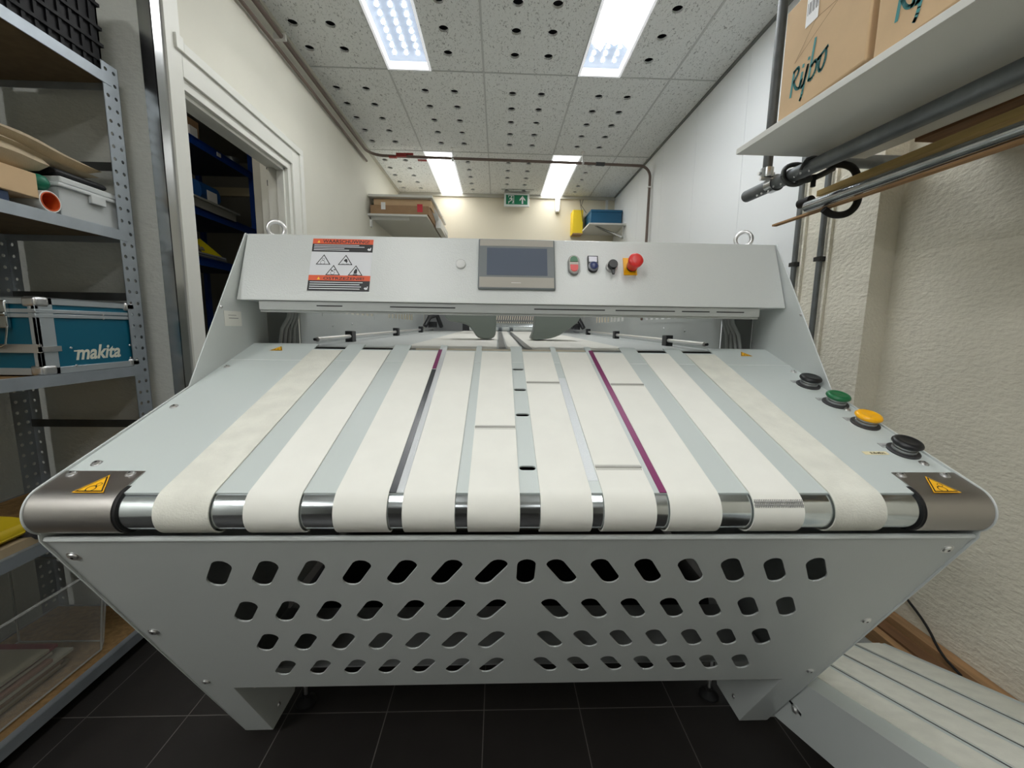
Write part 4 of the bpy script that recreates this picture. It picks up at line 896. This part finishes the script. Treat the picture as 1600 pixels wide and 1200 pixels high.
for k in range(8):
    yy0=.70+random.random()*.05; yy1=1.28-random.random()*.08; xx1=x1-.06-random.random()*.02
    tag(MB().box((x0+.05,yy0,z4+.006+.012*k),(xx1,yy1,z4+.0155+.012*k)).build('paper_bundle', mat('paper_%d'%k, cols[k], .8)), 'paper bundle in clear crate, layer %s of the pile'%('lowest','second lowest','third lowest','fourth lowest','fourth highest','third highest','second highest','topmost')[k], 'paper', 'papers in the clear crate')

# ================================================================== STOREROOM SHELVES (seen through doorway)
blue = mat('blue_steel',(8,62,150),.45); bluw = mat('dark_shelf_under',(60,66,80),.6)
bs = thing('blue_shelving','blue steel shelving unit in the dark room behind the doorway','shelving unit',(-2.2,3.2,0))
for (z,ya) in ((2.385,2.3),(1.945,2.3),(1.618,2.3)):
    sh = MB().box((-2.0,ya,z-.035),(-1.997,3.60,z+.02)).box((-2.45,ya,z+.005),(-1.997,3.60,z+.012)).build('shelf', blue, bs)
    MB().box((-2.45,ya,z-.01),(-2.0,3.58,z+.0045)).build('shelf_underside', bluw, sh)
for y in (2.3,3.575): MB().box((-2.03,y,0),(-1.995,y+.035,2.6)).box((-2.45,y,0),(-2.42,y+.035,2.6)).build('upright', blue, bs)
MB().box((-1.9965,3.15,2.37),(-1.993,3.19,2.395)).build('shelf_clip', whitep, bs)
MB().box((-2.35,2.2,2.735),(-2.25,2.6,2.739)).build('lamp_tube', mat('storeroom_fill',(255,250,240),.5,emit=6.0), bs) if False else None
MB().box((-2.45,3.61,2.235),(-2.0,3.64,2.30)).build('back_rail', mat('rail_cream',(200,190,160),.6), bs)
tag(MB().box((-2.30,2.70,2.398),(-2.02,3.02,2.52)).box((-2.30,2.72,2.52),(-2.1,3.1,2.53)).build('cardboard_box', cardd),'brown cardboard box on top blue shelf behind doorway','box')
tag(MB().box((-2.15,2.92,2.398),(-2.01,2.99,2.47)).build('white_carton', txt_w),'small white printed carton on top blue shelf','box')
tag(MB().box((-2.40,3.10,2.398),(-2.3,3.5,2.56)).build('grey_bin', mat('bin_grey',(120,122,120),.5)),'grey bin at the back of the top blue shelf','bin')
tag(MB().lathe([(.045,0),(.05,.05),(.052,.055)],(-2.06,3.42,2.398),(0,0,1),20).build('tin_can', galv),'small grey tin at far end of top blue shelf','can')
tr = thing('grey_tray','light grey plastic tray lying on middle blue shelf','tray',(-2.1,3.1,1.958))
MB().box((-2.35,2.5,1.958),(-1.985,3.30,2.01)).build('tray_body', mat('tray_grey',(168,170,166),.5), tr)
MB().box((-2.37,2.48,2.01),(-1.97,3.33,2.022)).build('rim', MATS['tray_grey'], tr)
tag(MB().lathe([(.11,0),(.12,.03),(.11,.08),(.08,.12),(.03,.14)],(-2.15,2.82,2.023),(0,0,1),24).build('blue_helmet', mat('helmet_blue',(10,84,160),.4)),'rounded blue plastic object on the grey tray','helmet')
hb = thing('blue_pack','blue wrapped pack with white label on the grey tray','pack',(-2.1,3.07,2.023))
MB().prism(smoothpoly([(-2.2,2.023),(-2.0,2.023),(-2.0,2.12),(-2.04,2.16),(-2.2,2.16)],2),2.97,3.16,'y').build('pack', mat('pack_blue',(20,72,130),.45), hb)
MB().box((-2.0,3.02,2.035),(-1.998,3.12,2.10)).build('label', txt_w, hb)
for k in range(3): tag(MB().box((-2.35,2.45+.03*k,1.632+.012*k),(-2.0+.01*k,3.18-.02*k,1.642+.012*k)).build('paper_stack', mat('pp%d'%k,(170-10*k,170-8*k,168),.7)), ('bottom','middle','topmost')[k]+' white paper sheaf on lower blue shelf','paper','papers on lower blue shelf')
tag(MB().prism(smoothpoly([(-2.3,1.668),(-2.02,1.668),(-2.05,1.74),(-2.2,1.79),(-2.3,1.76)],2),2.5,3.0,'y').build('plastic_bag', mat('bag_grey',(130,126,118),.3)),'crumpled greyish plastic bag on lower blue shelf','bag')
tag(MB().add([(-2.03,2.97,1.668),(-2.0,3.14,1.668),(-2.06,3.0,1.775),(-2.04,2.95,1.755)],[(0,1,2,3)]).add([(-2.05,2.97,1.668),(-2.02,3.14,1.668),(-2.08,3.0,1.775),(-2.06,2.95,1.755)],[(3,2,1,0)]).build('yellow_card', mat('card_yellow',(214,200,20),.5)),'yellow card leaning on lower blue shelf','card')

sl = thing('ceiling_light','dim lamp added to brighten the storeroom shelves, out of view behind the wall','ceiling light',(-1.7,2.0,2.735))  # unseen lamp added so the blue shelves show up
MB().box((-1.76,1.85,2.72),(-1.64,2.3,2.738)).build('diffuser', mat('storeroom_fill',(255,248,236),.5,emit=9.0), sl)
